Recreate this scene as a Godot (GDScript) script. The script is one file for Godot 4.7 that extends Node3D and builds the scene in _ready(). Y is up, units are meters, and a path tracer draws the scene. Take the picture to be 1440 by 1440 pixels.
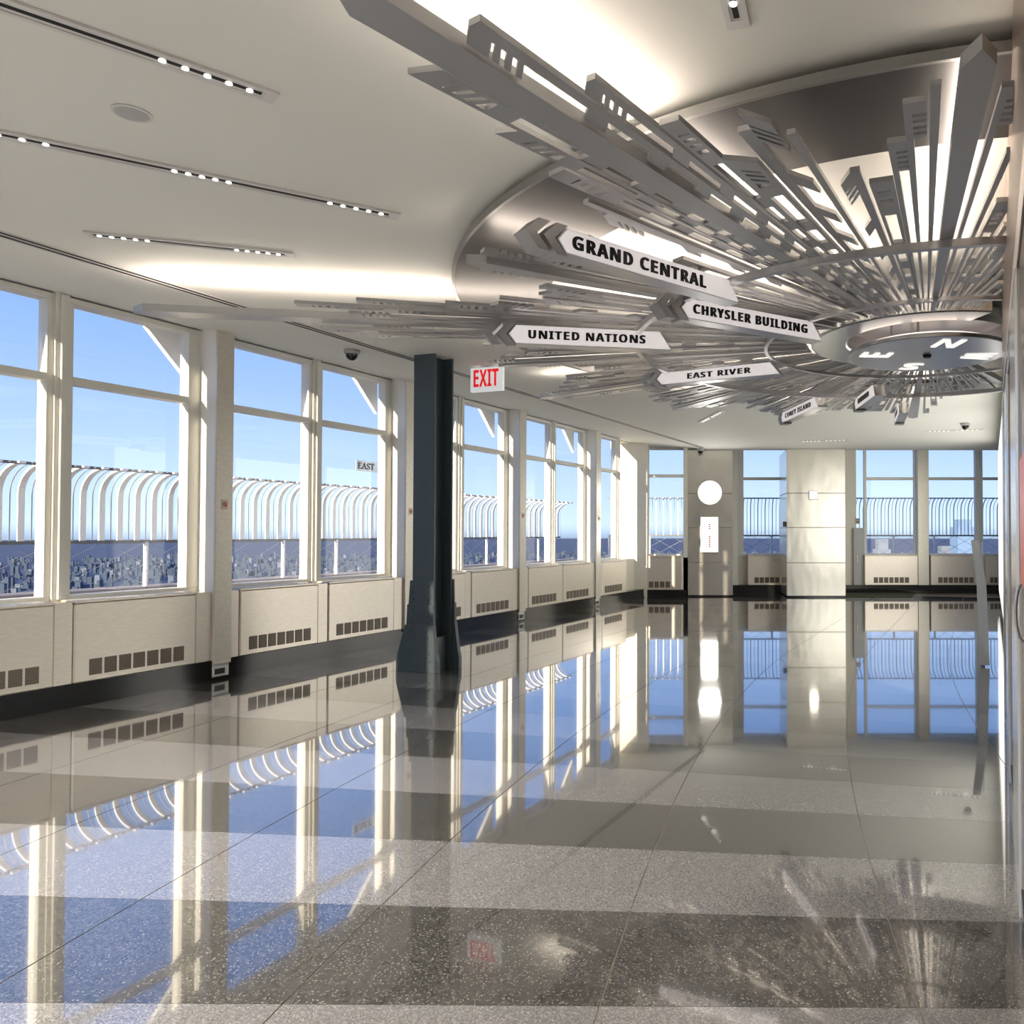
extends Node3D
# An observation deck: polished terrazzo floor, windows along a terrace, a radial metal compass on the ceiling.

const EYE := 1.5
const HUB := Vector3(2.013, 1.5, -6.9)      # on the compass axis, at eye height
const WO := Vector3(-8.096, 0.0, 0.0)       # origin of the window wall's own axes
const WD := Vector3(0.3384, 0.0, -0.9410)   # along the window wall
const WN := Vector3(0.9410, 0.0, 0.3384)    # from the window wall into the room
const RC := 0.121                           # right wall: X = RC + RS * depth
const RS := 0.37
const ORD := ["first", "second", "third", "fourth", "fifth", "sixth", "seventh", "eighth", "ninth", "tenth", "eleventh", "twelfth"]

var M := {}
var used := {}
var rng := RandomNumberGenerator.new()
var wall_basis := Basis(WD, Vector3.UP, WN)


# ---------------------------------------------------------------- names and nodes
func numbered(n: String) -> String:
	var k: int = used.get(n, 0)
	used[n] = k + 1
	return n if k == 0 else "%s_%03d" % [n, k]


func tag(o: Node, label: String, category: String, group := "", kind := "") -> void:
	o.set_meta("label", label)
	o.set_meta("category", category)
	if group:
		o.set_meta("group", group)
	if kind:
		o.set_meta("kind", kind)


func thing(n: String, label: String, category: String, xf := Transform3D(), group := "", kind := "") -> Node3D:
	var o := Node3D.new()
	o.name = numbered(n)
	add_child(o)
	o.transform = xf
	tag(o, label, category, group, kind)
	return o


func part(n: String, st: SurfaceTool, m: Material, parent: Node3D) -> MeshInstance3D:
	var o := MeshInstance3D.new()
	o.name = n
	o.mesh = done(st)
	o.material_override = m
	parent.add_child(o, true)
	return o


func share(n: String, mesh: Mesh, m: Material, parent: Node3D, xf: Transform3D) -> MeshInstance3D:
	var o := MeshInstance3D.new()
	o.name = n
	o.mesh = mesh
	o.material_override = m
	parent.add_child(o, true)
	o.transform = xf
	return o


func solo(n: String, st: SurfaceTool, m: Material, label: String, category: String, group := "", kind := "") -> MeshInstance3D:
	var o := MeshInstance3D.new()
	o.name = numbered(n)
	o.mesh = done(st)
	o.material_override = m
	add_child(o)
	tag(o, label, category, group, kind)
	return o


func W(s: float, n: float, y := 0.0) -> Transform3D:   # a place in the window wall's axes
	return Transform3D(wall_basis, WO + WD * s + WN * n + Vector3.UP * y)


func wp(s: float, n: float, y := 0.0) -> Vector3:
	return WO + WD * s + WN * n + Vector3.UP * y


# ---------------------------------------------------------------- shapes
func mb() -> SurfaceTool:
	var st := SurfaceTool.new()
	st.begin(Mesh.PRIMITIVE_TRIANGLES)
	st.set_smooth_group(-1)
	return st


func done(st: SurfaceTool) -> ArrayMesh:
	st.generate_normals()
	return st.commit()


func tri(st: SurfaceTool, a: Vector3, b: Vector3, c: Vector3) -> void:   # a, b, c counter-clockwise seen from outside
	for p in [a, c, b]:
		st.set_uv(Vector2(p.x, p.z))
		st.add_vertex(p)


func quad(st: SurfaceTool, a: Vector3, b: Vector3, c: Vector3, d: Vector3) -> void:
	tri(st, a, b, c)
	tri(st, a, c, d)


func oquad(st: SurfaceTool, mid: Vector3, a: Vector3, b: Vector3, c: Vector3, d: Vector3) -> void:
	if (b - a).cross(c - a).dot((a + b + c + d) * 0.25 - mid) >= 0.0:
		quad(st, a, b, c, d)
	else:
		quad(st, d, c, b, a)


func hexa(st: SurfaceTool, p: Array) -> void:   # four corners below in a ring, four above
	var mid := Vector3.ZERO
	for q in p:
		mid += q / 8.0
	oquad(st, mid, p[0], p[1], p[2], p[3])
	oquad(st, mid, p[4], p[5], p[6], p[7])
	for i in 4:
		var j := (i + 1) % 4
		oquad(st, mid, p[i], p[j], p[j + 4], p[i + 4])


func box(st: SurfaceTool, x0: float, x1: float, y0: float, y1: float, z0: float, z1: float) -> void:
	hexa(st, [Vector3(x0, y0, z0), Vector3(x1, y0, z0), Vector3(x1, y0, z1), Vector3(x0, y0, z1), Vector3(x0, y1, z0), Vector3(x1, y1, z0), Vector3(x1, y1, z1), Vector3(x0, y1, z1)])


func prism(st: SurfaceTool, poly: PackedVector2Array, from: Vector3, ax: Vector3, ay: Vector3, az: Vector3) -> void:
	# the outline poly in the plane of ax and ay, pushed along az (a full vector)
	var pts := poly.duplicate()
	if Geometry2D.is_polygon_clockwise(pts):
		pts.reverse()
	var flip := ax.cross(ay).dot(az) < 0.0
	var idx := Geometry2D.triangulate_polygon(pts)
	var lo: Array[Vector3] = []
	for q in pts:
		lo.append(from + ax * q.x + ay * q.y)
	for k in range(0, idx.size(), 3):
		var a := pts[idx[k]]
		var b := pts[idx[k + 1]]
		var c := pts[idx[k + 2]]
		var ccw := (b - a).cross(c - a) > 0.0
		var t := [lo[idx[k]], lo[idx[k + 1]], lo[idx[k + 2]]]
		if ccw == flip:
			t.reverse()
		tri(st, t[0] + az, t[1] + az, t[2] + az)
		tri(st, t[2], t[1], t[0])
	for i in pts.size():
		var j := (i + 1) % pts.size()
		if flip:
			quad(st, lo[j], lo[i], lo[i] + az, lo[j] + az)
		else:
			quad(st, lo[i], lo[j], lo[j] + az, lo[i] + az)


func cbox(st: SurfaceTool, x0: float, x1: float, y0: float, y1: float, z0: float, z1: float, c := 0.008) -> void:
	# a box with chamfered edges along x, and chamfered ends
	var ring := func(x: float, d: float) -> Array:
		return [Vector3(x, y0 + c, z0 + d), Vector3(x, y0 + d, z0 + c), Vector3(x, y0 + d, z1 - c), Vector3(x, y0 + c, z1 - d), Vector3(x, y1 - c, z1 - d), Vector3(x, y1 - d, z1 - c), Vector3(x, y1 - d, z0 + c), Vector3(x, y1 - c, z0 + d)]
	var rings := [ring.call(x0, c), ring.call(x0 + c, 0.0), ring.call(x1 - c, 0.0), ring.call(x1, c)]
	var mid := Vector3(x0 + x1, y0 + y1, z0 + z1) * 0.5
	for k in 3:
		for i in 8:
			var j := (i + 1) % 8
			oquad(st, mid, rings[k][i], rings[k][j], rings[k + 1][j], rings[k + 1][i])
	for e in [rings[0], rings[3]]:
		for i in [0, 2, 4]:
			oquad(st, mid, e[0], e[i + 1], e[i + 2], e[(i + 3) % 8])


func cyl(st: SurfaceTool, a: Vector3, b: Vector3, r: float, n := 12, r2 := -1.0) -> void:
	if r2 < 0.0:
		r2 = r
	var ax := (b - a).normalized()
	var u := ax.cross(Vector3.RIGHT if absf(ax.x) < 0.9 else Vector3.UP).normalized()
	var v := ax.cross(u)
	for i in n:
		var t0 := TAU * i / n
		var t1 := TAU * (i + 1) / n
		var d0 := u * cos(t0) + v * sin(t0)
		var d1 := u * cos(t1) + v * sin(t1)
		st.set_smooth_group(1)
		quad(st, a + d0 * r, a + d1 * r, b + d1 * r2, b + d0 * r2)
		st.set_smooth_group(-1)
		tri(st, a, a + d1 * r, a + d0 * r)
		tri(st, b, b + d0 * r2, b + d1 * r2)


func lathe(st: SurfaceTool, prof: Array, n := 48, a0 := 0.0, a1 := 360.0, c := Vector3.ZERO) -> void:
	# (radius, height) down a profile, turned round y; each segment smooth by itself
	for k in prof.size() - 1:
		var p: Vector2 = prof[k]
		var q: Vector2 = prof[k + 1]
		st.set_smooth_group(k + 1)
		for i in n:
			var t0 := deg_to_rad(lerpf(a0, a1, float(i) / n))
			var t1 := deg_to_rad(lerpf(a0, a1, float(i + 1) / n))
			var e0 := Vector3(-sin(t0), 0, cos(t0))
			var e1 := Vector3(-sin(t1), 0, cos(t1))
			var A := c + e0 * p.x + Vector3.UP * p.y
			var B := c + e1 * p.x + Vector3.UP * p.y
			var C := c + e1 * q.x + Vector3.UP * q.y
			var D := c + e0 * q.x + Vector3.UP * q.y
			if p.x < 1e-5:
				tri(st, A, D, C)
			elif q.x < 1e-5:
				tri(st, A, D, B)
			else:
				quad(st, A, D, C, B)
	st.set_smooth_group(-1)


func tube(st: SurfaceTool, pts: Array, r: float, n := 8) -> void:
	st.set_smooth_group(1)
	var rings := []
	for i in pts.size():
		var d: Vector3 = (pts[mini(i + 1, pts.size() - 1)] - pts[maxi(i - 1, 0)]).normalized()
		var u := d.cross(Vector3.RIGHT if absf(d.x) < 0.8 else Vector3.UP).normalized()
		var v := d.cross(u)
		var ring := []
		for k in n:
			var t := TAU * k / n
			ring.append(pts[i] + (u * cos(t) + v * sin(t)) * r)
		rings.append(ring)
	for i in pts.size() - 1:
		for k in n:
			var j := (k + 1) % n
			quad(st, rings[i][k], rings[i][j], rings[i + 1][j], rings[i + 1][k])
	st.set_smooth_group(-1)


func lettering(text: String, width: float, height: float, depth: float, serif := false, bold := 0.0) -> Mesh:
	var f := SystemFont.new()
	f.font_names = PackedStringArray(["Droid Serif" if serif else "Droid Sans"])
	f.font_weight = 700
	var fv := FontVariation.new()
	fv.base_font = f
	fv.spacing_glyph = 5 if bold > 0.0 else 0
	var t := TextMesh.new()
	t.text = text
	t.font = fv
	t.font_size = 64
	t.pixel_size = 0.01
	t.depth = 0.1
	t.curve_step = 3.0
	var a := t.get_aabb()
	var src := t.surface_get_arrays(0)
	var v: PackedVector3Array = src[Mesh.ARRAY_VERTEX]
	var c := a.get_center()
	for i in v.size():
		v[i] = Vector3((v[i].x - c.x) * width / a.size.x, (v[i].y - c.y) * height / a.size.y, (v[i].z - c.z) * depth / a.size.z)
	src[Mesh.ARRAY_VERTEX] = v
	var am := ArrayMesh.new()
	if bold > 0.0:      # heavier strokes: the same outlines side by side, each a hair deeper than the last
		var one := ArrayMesh.new()
		one.add_surface_from_arrays(Mesh.PRIMITIVE_TRIANGLES, src)
		var st := SurfaceTool.new()
		for k in 3:
			st.append_from(one, 0, Transform3D(Basis(), Vector3((k - 1) * bold, 0, k * 0.0004)))
		return st.commit()
	am.add_surface_from_arrays(Mesh.PRIMITIVE_TRIANGLES, src)
	return am


# ---------------------------------------------------------------- materials
func mat(n: String, lin: Color, rough := 0.6, metal := 0.0) -> StandardMaterial3D:
	var m := StandardMaterial3D.new()
	m.resource_name = n
	m.albedo_color = lin.linear_to_srgb()
	m.roughness = rough
	m.metallic = metal
	M[n] = m
	return m


func glow(n: String, lin: Color, energy: float) -> StandardMaterial3D:
	var m := mat(n, Color(0.75 * lin.r, 0.75 * lin.g, 0.75 * lin.b), 0.5)
	m.emission_enabled = true
	m.emission = lin.linear_to_srgb()
	m.emission_energy_multiplier = energy
	return m


func noise_tex(freq: float, type: int, ramp: Gradient, sz := 512, normal := false, bump := 1.0, seed_ := 1, octaves := 3) -> NoiseTexture2D:
	var f := FastNoiseLite.new()
	f.noise_type = type
	f.frequency = freq
	f.seed = seed_
	f.fractal_octaves = octaves
	if type == FastNoiseLite.TYPE_CELLULAR:
		f.cellular_return_type = FastNoiseLite.RETURN_CELL_VALUE
		f.fractal_type = FastNoiseLite.FRACTAL_NONE
	var t := NoiseTexture2D.new()
	t.width = sz
	t.height = sz
	t.seamless = true
	t.noise = f
	t.as_normal_map = normal
	t.bump_strength = bump
	if ramp:
		t.color_ramp = ramp
	return t


func ramp(list: Array) -> Gradient:
	var g := Gradient.new()
	var o := PackedFloat32Array()
	var c := PackedColorArray()
	for e in list:
		o.append(e[0])
		c.append(Color(e[1], e[2], e[3]))
	g.offsets = o
	g.colors = c
	return g


func brushed(n: String, lin: Color, rough: float, stretch: Vector3, waves := 0.0) -> StandardMaterial3D:
	var m := mat(n, lin, rough, 1.0)
	m.uv1_triplanar = true
	m.uv1_scale = stretch
	m.roughness_texture = M.brush_tex
	m.roughness_texture_channel = BaseMaterial3D.TEXTURE_CHANNEL_RED
	m.roughness = rough * 1.5
	m.albedo_texture = M.brush_tone
	if waves > 0.0:
		m.normal_enabled = true
		m.normal_texture = M.wave_tex
		m.normal_scale = waves
	return m


func materials() -> void:
	M.brush_tex = noise_tex(0.03, FastNoiseLite.TYPE_SIMPLEX, ramp([[0.0, 0.6, 0.6, 0.6], [1.0, 0.75, 0.75, 0.75]]), 512, false, 1.0, 3, 4)
	M.brush_tone = noise_tex(0.04, FastNoiseLite.TYPE_SIMPLEX, ramp([[0.0, 0.94, 0.94, 0.94], [1.0, 1.0, 1.0, 1.0]]), 512, false, 1.0, 5, 4)
	M.wave_tex = noise_tex(0.006, FastNoiseLite.TYPE_SIMPLEX, null, 512, true, 6.0, 9, 2)
	# terrazzo in two mixes
	var dark := ramp([[0.0, 0.15, 0.145, 0.135], [0.35, 0.225, 0.215, 0.20], [0.65, 0.28, 0.27, 0.25], [0.88, 0.36, 0.345, 0.325], [1.0, 0.46, 0.445, 0.42]])
	var light := ramp([[0.0, 0.36, 0.35, 0.343], [0.4, 0.415, 0.402, 0.393], [0.75, 0.46, 0.446, 0.437], [1.0, 0.55, 0.535, 0.525]])
	var wavy := noise_tex(0.004, FastNoiseLite.TYPE_SIMPLEX, null, 512, true, 4.0, 21, 2)
	for e in [["terrazzo_dark", dark, 31], ["terrazzo_light", light, 32]]:
		var t := mat(e[0], Color(1, 1, 1), 0.07)
		t.albedo_texture = noise_tex(0.16, FastNoiseLite.TYPE_CELLULAR, e[1], 1024, false, 1.0, e[2])
		t.uv1_triplanar = true
		t.uv1_world_triplanar = true
		t.uv1_scale = Vector3.ONE * 1.3
		t.metallic_specular = 1.0
		t.clearcoat_enabled = true
		t.clearcoat = 1.0
		t.clearcoat_roughness = 0.02
		t.normal_enabled = true
		t.normal_texture = wavy
		t.normal_scale = 0.012
	mat("brass_strip", Color(0.3, 0.25, 0.2), 0.35, 0.6)
	mat("ceiling_paint", Color(0.80, 0.805, 0.755), 0.75)
	mat("wall_paint", Color(0.72, 0.69, 0.6), 0.6)
	mat("frame_paint", Color(0.78, 0.77, 0.71), 0.4)
	mat("white_paint", Color(0.9, 0.9, 0.88), 0.3)
	mat("base_black", Color(0.012, 0.011, 0.01), 0.12)
	mat("dark_slot", Color(0.01, 0.01, 0.01), 0.7)
	mat("dark_metal", Color(0.05, 0.045, 0.04), 0.5, 0.4)  # dark metal for socket faces, column cores and the horn mouth
	mat("vent_metal", Color(0.17, 0.14, 0.11), 0.45, 0.3)
	mat("fitting_white", Color(0.7, 0.7, 0.68), 0.5)
	mat("fitting_grey", Color(0.45, 0.46, 0.46), 0.5)
	mat("camera_black", Color(0.01, 0.01, 0.012), 0.08)
	mat("iron_paint", Color(0.06, 0.085, 0.1), 0.42)
	mat("letter_black", Color(0.012, 0.012, 0.013), 0.4)
	mat("red_print", Color(0.6, 0.03, 0.03), 0.5)
	glow("exit_face", Color(0.95, 1.0, 1.0), 0.45)
	var dec := mat("decal_plate", Color(0.85, 0.9, 0.92), 0.4)
	dec.backlight_enabled = true
	dec.backlight = Color(0.95, 0.98, 1.0)
	mat("plaque", Color(0.62, 0.52, 0.44), 0.4, 0.4)
	mat("mat_fibre", Color(0.05, 0.06, 0.03), 0.95)
	mat("bronze", Color(0.55, 0.43, 0.35), 0.28, 0.8)
	mat("bronze_dark", Color(0.2, 0.15, 0.12), 0.22, 0.8)
	mat("polished_steel", Color(0.92, 0.89, 0.84), 0.22, 0.7)
	mat("poster_red", Color(0.55, 0.05, 0.03), 0.35)
	mat("steel_bar", Color(0.88, 0.88, 0.86), 0.4, 0.1)
	mat("steel_rail", Color(0.12, 0.13, 0.14), 0.5, 0.5)
	mat("wire", Color(0.3, 0.33, 0.36), 0.5, 0.6)
	mat("stone", Color(0.33, 0.27, 0.23), 0.8)
	mat("terrace_tile", Color(0.3, 0.27, 0.24), 0.8)
	mat("viewer_metal", Color(0.03, 0.035, 0.04), 0.4, 0.5)
	brushed("steel_cabinet", Color(0.86, 0.79, 0.69), 0.36, Vector3(0.3, 3.0, 0.3))
	M.steel_cabinet.metallic = 0.6
	var cl := mat("steel_cladding", Color(0.76, 0.74, 0.67), 0.24, 0.75)
	cl.uv1_triplanar = true
	cl.uv1_scale = Vector3(0.7, 0.25, 0.7)
	cl.normal_enabled = true
	cl.normal_texture = M.wave_tex
	cl.normal_scale = 0.12
	brushed("steel_pillar", Color(0.8, 0.76, 0.66), 0.35, Vector3(0.5, 0.8, 0.5), 0.03)
	M.steel_pillar.metallic = 0.45
	mat("disc_metal", Color(0.13, 0.128, 0.125), 0.4, 0.8)
	mat("ray_metal", Color(0.5, 0.505, 0.515), 0.36, 0.6)
	mat("ring_metal", Color(0.55, 0.55, 0.57), 0.3, 0.9)
	mat("hub_metal", Color(0.62, 0.63, 0.65), 0.25, 0.9)
	mat("rim_metal", Color(0.3, 0.3, 0.29), 0.4, 0.5)
	glow("led_lamp", Color(1.0, 0.97, 0.9), 2.5)
	glow("strip_lamp", Color(1.0, 0.9, 0.8), 1.3)
	glow("sign_lamp", Color(1.0, 0.94, 0.93), 0.5)
	glow("letter_glow", Color(1.0, 0.97, 0.92), 0.9)  # white hub letters, given an even glow
	glow("round_lamp", Color(1.0, 0.98, 0.94), 1.6)
	glow("stand_in_glow", Color(1.0, 0.97, 0.9), 1.0)  # glow of the stand-in panels at the right
	glow("exit_lamp", Color(1.0, 0.02, 0.03), 0.5)
	var g := mat("window_glass", Color(0.97, 0.99, 1.0), 0.0)
	g.transparency = BaseMaterial3D.TRANSPARENCY_ALPHA
	g.albedo_color.a = 0.02
	var gb := mat("balustrade_glass", Color(0.85, 0.95, 0.95), 0.02)
	gb.transparency = BaseMaterial3D.TRANSPARENCY_ALPHA
	gb.albedo_color.a = 0.12
	var ge := mat("glass_glare_edge", Color(0.95, 0.98, 0.97), 0.25)  # white colour stands for the glare on the glass end
	ge.backlight_enabled = true
	ge.backlight = Color(1, 1, 1)
	# the city far below, distance haze put into its blue colours
	var city := mat("city_haze_ground", Color(1, 1, 1), 0.9)
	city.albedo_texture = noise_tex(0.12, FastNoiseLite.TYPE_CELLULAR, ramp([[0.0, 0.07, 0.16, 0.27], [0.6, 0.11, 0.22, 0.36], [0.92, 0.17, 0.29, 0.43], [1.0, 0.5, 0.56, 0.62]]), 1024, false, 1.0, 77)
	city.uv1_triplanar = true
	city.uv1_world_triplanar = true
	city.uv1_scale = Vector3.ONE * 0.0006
	mat("city_haze_block", Color(0.035, 0.06, 0.105), 0.85)
	mat("city_haze_pale", Color(0.12, 0.15, 0.2), 0.85)
	mat("city_haze_blue", Color(0.12, 0.2, 0.34), 0.7)


# ---------------------------------------------------------------- camera, sky, sun
func _ready() -> void:
	rng.seed = 4711
	var cam := Camera3D.new()
	cam.name = "camera"
	cam.position = Vector3(0, EYE, 0)
	cam.rotation.x = atan(0.0198)
	cam.projection = Camera3D.PROJECTION_FRUSTUM
	cam.near = 0.05
	cam.far = 60000.0
	cam.size = 2.0 * 0.05 * 720.0 / 1117.0
	cam.frustum_offset = Vector2(-259.0, 7.0) / 1117.0 * 0.05
	add_child(cam)
	cam.current = true

	var env := Environment.new()
	env.background_mode = Environment.BG_SKY
	var sky := Sky.new()
	var sm := ProceduralSkyMaterial.new()
	sm.sky_top_color = Color(0.06, 0.22, 0.66).linear_to_srgb()
	sm.sky_horizon_color = Color(0.56, 0.72, 0.92).linear_to_srgb()
	sm.sky_curve = 0.13
	sm.ground_bottom_color = Color(0.1, 0.16, 0.25).linear_to_srgb()
	sm.ground_horizon_color = Color(0.3, 0.42, 0.58).linear_to_srgb()
	sky.sky_material = sm
	env.sky = sky
	env.background_energy_multiplier = 1.5
	env.tonemap_mode = Environment.TONE_MAPPER_LINEAR
	env.tonemap_exposure = 1.0
	env.sdfgi_enabled = true
	env.ssao_enabled = true
	env.ssil_enabled = true
	var we := WorldEnvironment.new()
	we.name = "world_environment"
	we.environment = env
	add_child(we)

	var sun := DirectionalLight3D.new()
	sun.name = "sun"
	var travel := (WD * cos(deg_to_rad(10.0)) + WN * sin(deg_to_rad(10.0))) * cos(deg_to_rad(11.0)) + Vector3.DOWN * sin(deg_to_rad(11.0))
	sun.basis = Basis.looking_at(travel)
	sun.light_color = Color(1.0, 0.93, 0.82)
	sun.light_energy = 4.5
	sun.light_angular_distance = 0.5
	sun.shadow_enabled = true
	sun.sky_mode = DirectionalLight3D.SKY_MODE_LIGHT_ONLY
	add_child(sun)

	materials()
	shell()
	floor_slabs()
	left_windows()
	far_wall()
	right_wall()
	starburst()
	signs()
	ceiling_fittings()
	riveted_column()
	terrace()
	city_below()


func area_light(n: String, parent: Node3D, pos: Vector3, x: Vector3, towards: Vector3, size: Vector2, energy: float, col: Color) -> void:
	var l := AreaLight3D.new()
	l.name = n
	var z := -towards.normalized()
	var xx := x.normalized()
	l.transform = Transform3D(Basis(xx, z.cross(xx), z), pos)
	l.area_size = size
	l.light_energy = energy
	l.light_color = col
	l.area_range = 30.0
	l.area_attenuation = 2.0
	l.shadow_enabled = true
	parent.add_child(l, true)


# ---------------------------------------------------------------- room shell
func slab(poly: Array, y0: float, y1: float) -> SurfaceTool:   # poly of (x, z)
	var st := mb()
	prism(st, PackedVector2Array(poly), Vector3.UP * y0, Vector3.RIGHT, Vector3.BACK, Vector3.UP * (y1 - y0))
	return st


func rx(depth: float) -> float:
	return RC + RS * depth


func v2(p: Vector3) -> Vector2:
	return Vector2(p.x, p.z)


func shell() -> void:
	# main ceiling, then the two strips that rise towards the windows
	var a := wp(-8, 1.62)
	var b := wp(20.28, 1.62)
	var c := Vector3(8.6, 0, -18.75)
	var st := slab([v2(a), Vector2(b.x, -18.75), v2(c), Vector2(8.6, 6.0), Vector2(-3, 8.5)], 3.45, 3.6)
	var ceil := solo("ceiling", st, M.ceiling_paint, "white painted flat ceiling over the hall with round metal compass hung below", "ceiling", "", "structure")
	ceil.set_meta("kind", "structure")
	st = mb()
	var p := [wp(-8, 1.62, 3.45), wp(-8, -0.12, 3.61), wp(20.6, -0.12, 3.61), wp(20.3, 1.62, 3.45)]
	hexa(st, [p[0], p[1], p[2], p[3], p[0] + Vector3.UP * 0.2, p[1] + Vector3.UP * 0.2, p[2] + Vector3.UP * 0.2, p[3] + Vector3.UP * 0.2])
	solo("ceiling_strip", st, M.ceiling_paint, "sloping ceiling strip along the tall left windows", "ceiling", "", "structure").name = "trim_1"
	st = mb()
	p = [Vector3(-1.0, 3.45, -18.75), Vector3(8.6, 3.45, -18.75), Vector3(8.6, 3.66, -20.4), Vector3(-2.2, 3.66, -20.4)]
	hexa(st, [p[0], p[1], p[2], p[3], p[0] + Vector3.UP * 0.2, p[1] + Vector3.UP * 0.2, p[2] + Vector3.UP * 0.2, p[3] + Vector3.UP * 0.2])
	solo("ceiling_strip", st, M.ceiling_paint, "sloping ceiling strip over the far windows", "ceiling", "", "structure").name = "trim_2"
	# unseen roof over everything, keeps sun and sky from leaking in
	st = slab([Vector2(-12, 9), v2(wp(-9, -0.3)), v2(wp(20.6, -0.3)), Vector2(-1.9, -20.5), Vector2(9.5, -20.5), Vector2(9.5, 9)], 3.9, 4.3)
	solo("roof", st, M.stone, "flat roof slab above the hall, out of sight, keeping sun and sky out", "roof", "", "structure")
	# header between window heads and roof
	st = mb()
	hexa(st, [wp(-9, -0.12, 3.58), wp(20.4, -0.12, 3.58), wp(20.4, -0.3, 3.58), wp(-9, -0.3, 3.58), wp(-9, -0.12, 3.9), wp(20.4, -0.12, 3.9), wp(20.4, -0.3, 3.9), wp(-9, -0.3, 3.9)])
	# spandrel under the left windows
	hexa(st, [wp(-9, 0.02, -0.1), wp(20.0, 0.02, -0.1), wp(20.0, -0.3, -0.1), wp(-9, -0.3, -0.1), wp(-9, 0.02, 0.9), wp(20.0, 0.02, 0.9), wp(20.0, -0.3, 0.9), wp(-9, -0.3, 0.9)])
	solo("wall_left", st, M.wall_paint, "cream wall below and above the left row of windows", "wall", "", "structure")
	st = mb()
	hexa(st, [wp(-7, -0.3, -0.1), wp(-7, 14, -0.1), wp(-7.3, 14, -0.1), wp(-7.3, -0.3, -0.1), wp(-7, -0.3, 3.9), wp(-7, 14, 3.9), wp(-7.3, 14, 3.9), wp(-7.3, -0.3, 3.9)])
	solo("wall_back", st, M.wall_paint, "cream wall behind the viewer closing the hall", "wall", "", "structure")


# ---------------------------------------------------------------- floor
func edge_z(k: int, x: float) -> float:     # depth of the k-th band edge at x
	var z := 2.55 + 0.635 * k
	return z - clampf(0.01 + 0.072 * (z - 2.55), -0.05, 0.36) * (x + 0.5)


func lane_x(j: int, z: float) -> float:
	var t := z - 2.5
	var o := 0.06 * t
	if t > 0.0:
		o += 0.018 * minf(t, 8.3) ** 2 + 0.30 * maxf(t - 8.3, 0.0)
	return 0.70 + 1.01 * j + o


func cross(k: int, j: int) -> Vector2:
	var z := 2.55 + 0.635 * k
	var x := 0.0
	for i in 12:
		x = lane_x(j, z)
		z = edge_z(k, x)
	return Vector2(x, z)


func floor_slabs() -> void:
	var f := thing("floor", "polished terrazzo floor in wide dark and light grey bands", "floor", Transform3D(), "", "structure")
	part("bed", slab([v2(wp(-7.2, -0.1)), v2(wp(20.2, -0.1)), Vector2(-1.6, -20.3), Vector2(8.4, -20.3), Vector2(8.4, 5.5), Vector2(0, 7)], -0.12, -0.004), M.brass_strip, f)
	var room := PackedVector2Array([v2(wp(-6.98, 0.2)), v2(wp(19.7, 0.2)), Vector2(-1.25, -18.7), Vector2(-0.3, -20.2), Vector2(8.2, -20.2), Vector2(rx(9.6) + 0.7, -9.6), Vector2(rx(0.0) - 0.0, -0.0), Vector2(rx(-4.0) + 0.2, 4.0)])

	for k in range(-11, 29):
		var m: Material = M.terrazzo_dark if posmod(k, 2) == 0 else M.terrazzo_light
		var lanes := range(-9, 5) if k >= -1 else [-9, -4, 0]
		for j in lanes:
			var j1: int = j + 1 if k >= -1 else j + 5
			var q := [cross(k, j), cross(k, j1), cross(k + 1, j1), cross(k + 1, j)]
			var mid := Vector2.ZERO
			for e in q:
				mid += e * 0.25
			var cell := PackedVector2Array()
			for e in q:
				var d: Vector2 = e - mid
				var s: Vector2 = e - Vector2(signf(d.x) * 0.003, signf(d.y) * 0.001)
				cell.append(Vector2(s.x, -s.y))
			for poly in Geometry2D.intersect_polygons(cell, room):
				if poly.size() < 3:
					continue
				var st := mb()
				prism(st, poly, Vector3(0, -0.004, 0), Vector3.RIGHT, Vector3.BACK, Vector3.UP * 0.004)
				part("terrazzo_slab", st, m, f)


# ---------------------------------------------------------------- left windows, pillars and cabinets
const MULL0 := 7.365
const BAY := 2.827
const PIL0 := 8.78


func window(n: int, xf: Transform3D, w: float, y0: float, y1: float, yt: float, label: String, left_jamb := 0.05, right_jamb := 0.05) -> Node3D:
	# frame round two panes and a transom; local x runs along the wall, z into the room
	var o := thing("window_%d" % n, label, "window", xf, "", "structure")
	var st := mb()
	cbox(st, 0, w, y0, y0 + 0.05, -0.07, 0.05, 0.006)
	cbox(st, 0, w, y1 - 0.05, y1, -0.07, 0.05, 0.006)
	for e in [[0.0, left_jamb], [w - right_jamb, w]]:
		box(st, e[0], e[1], y0 + 0.05, y1 - 0.05, -0.07, 0.05)
	part("window_frame", st, M.frame_paint, o)
	st = mb()
	cbox(st, left_jamb, w - right_jamb, yt - 0.035, yt + 0.035, -0.05, 0.06, 0.006)
	part("transom", st, M.frame_paint, o)
	for e in [[y0 + 0.05, yt - 0.035], [yt + 0.035, y1 - 0.05]]:
		st = mb()
		box(st, left_jamb, w - right_jamb, e[0], e[1], -0.006, 0.0)
		# one skin of glass is enough
		st = mb()
		quad(st, Vector3(left_jamb, e[0], 0), Vector3(w - right_jamb, e[0], 0), Vector3(w - right_jamb, e[1], 0), Vector3(left_jamb, e[1], 0))
		part("pane", st, M.window_glass, o)
	return o


func win_label(idx: int) -> String:
	return "tall two-pane left window, %s counting from the far corner" % ORD[idx] if idx < 12 else "unseen tall left window behind the viewer letting in sky light, number %d from the far corner" % (idx + 1)  # those behind the viewer are out of view and let in sky light


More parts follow.
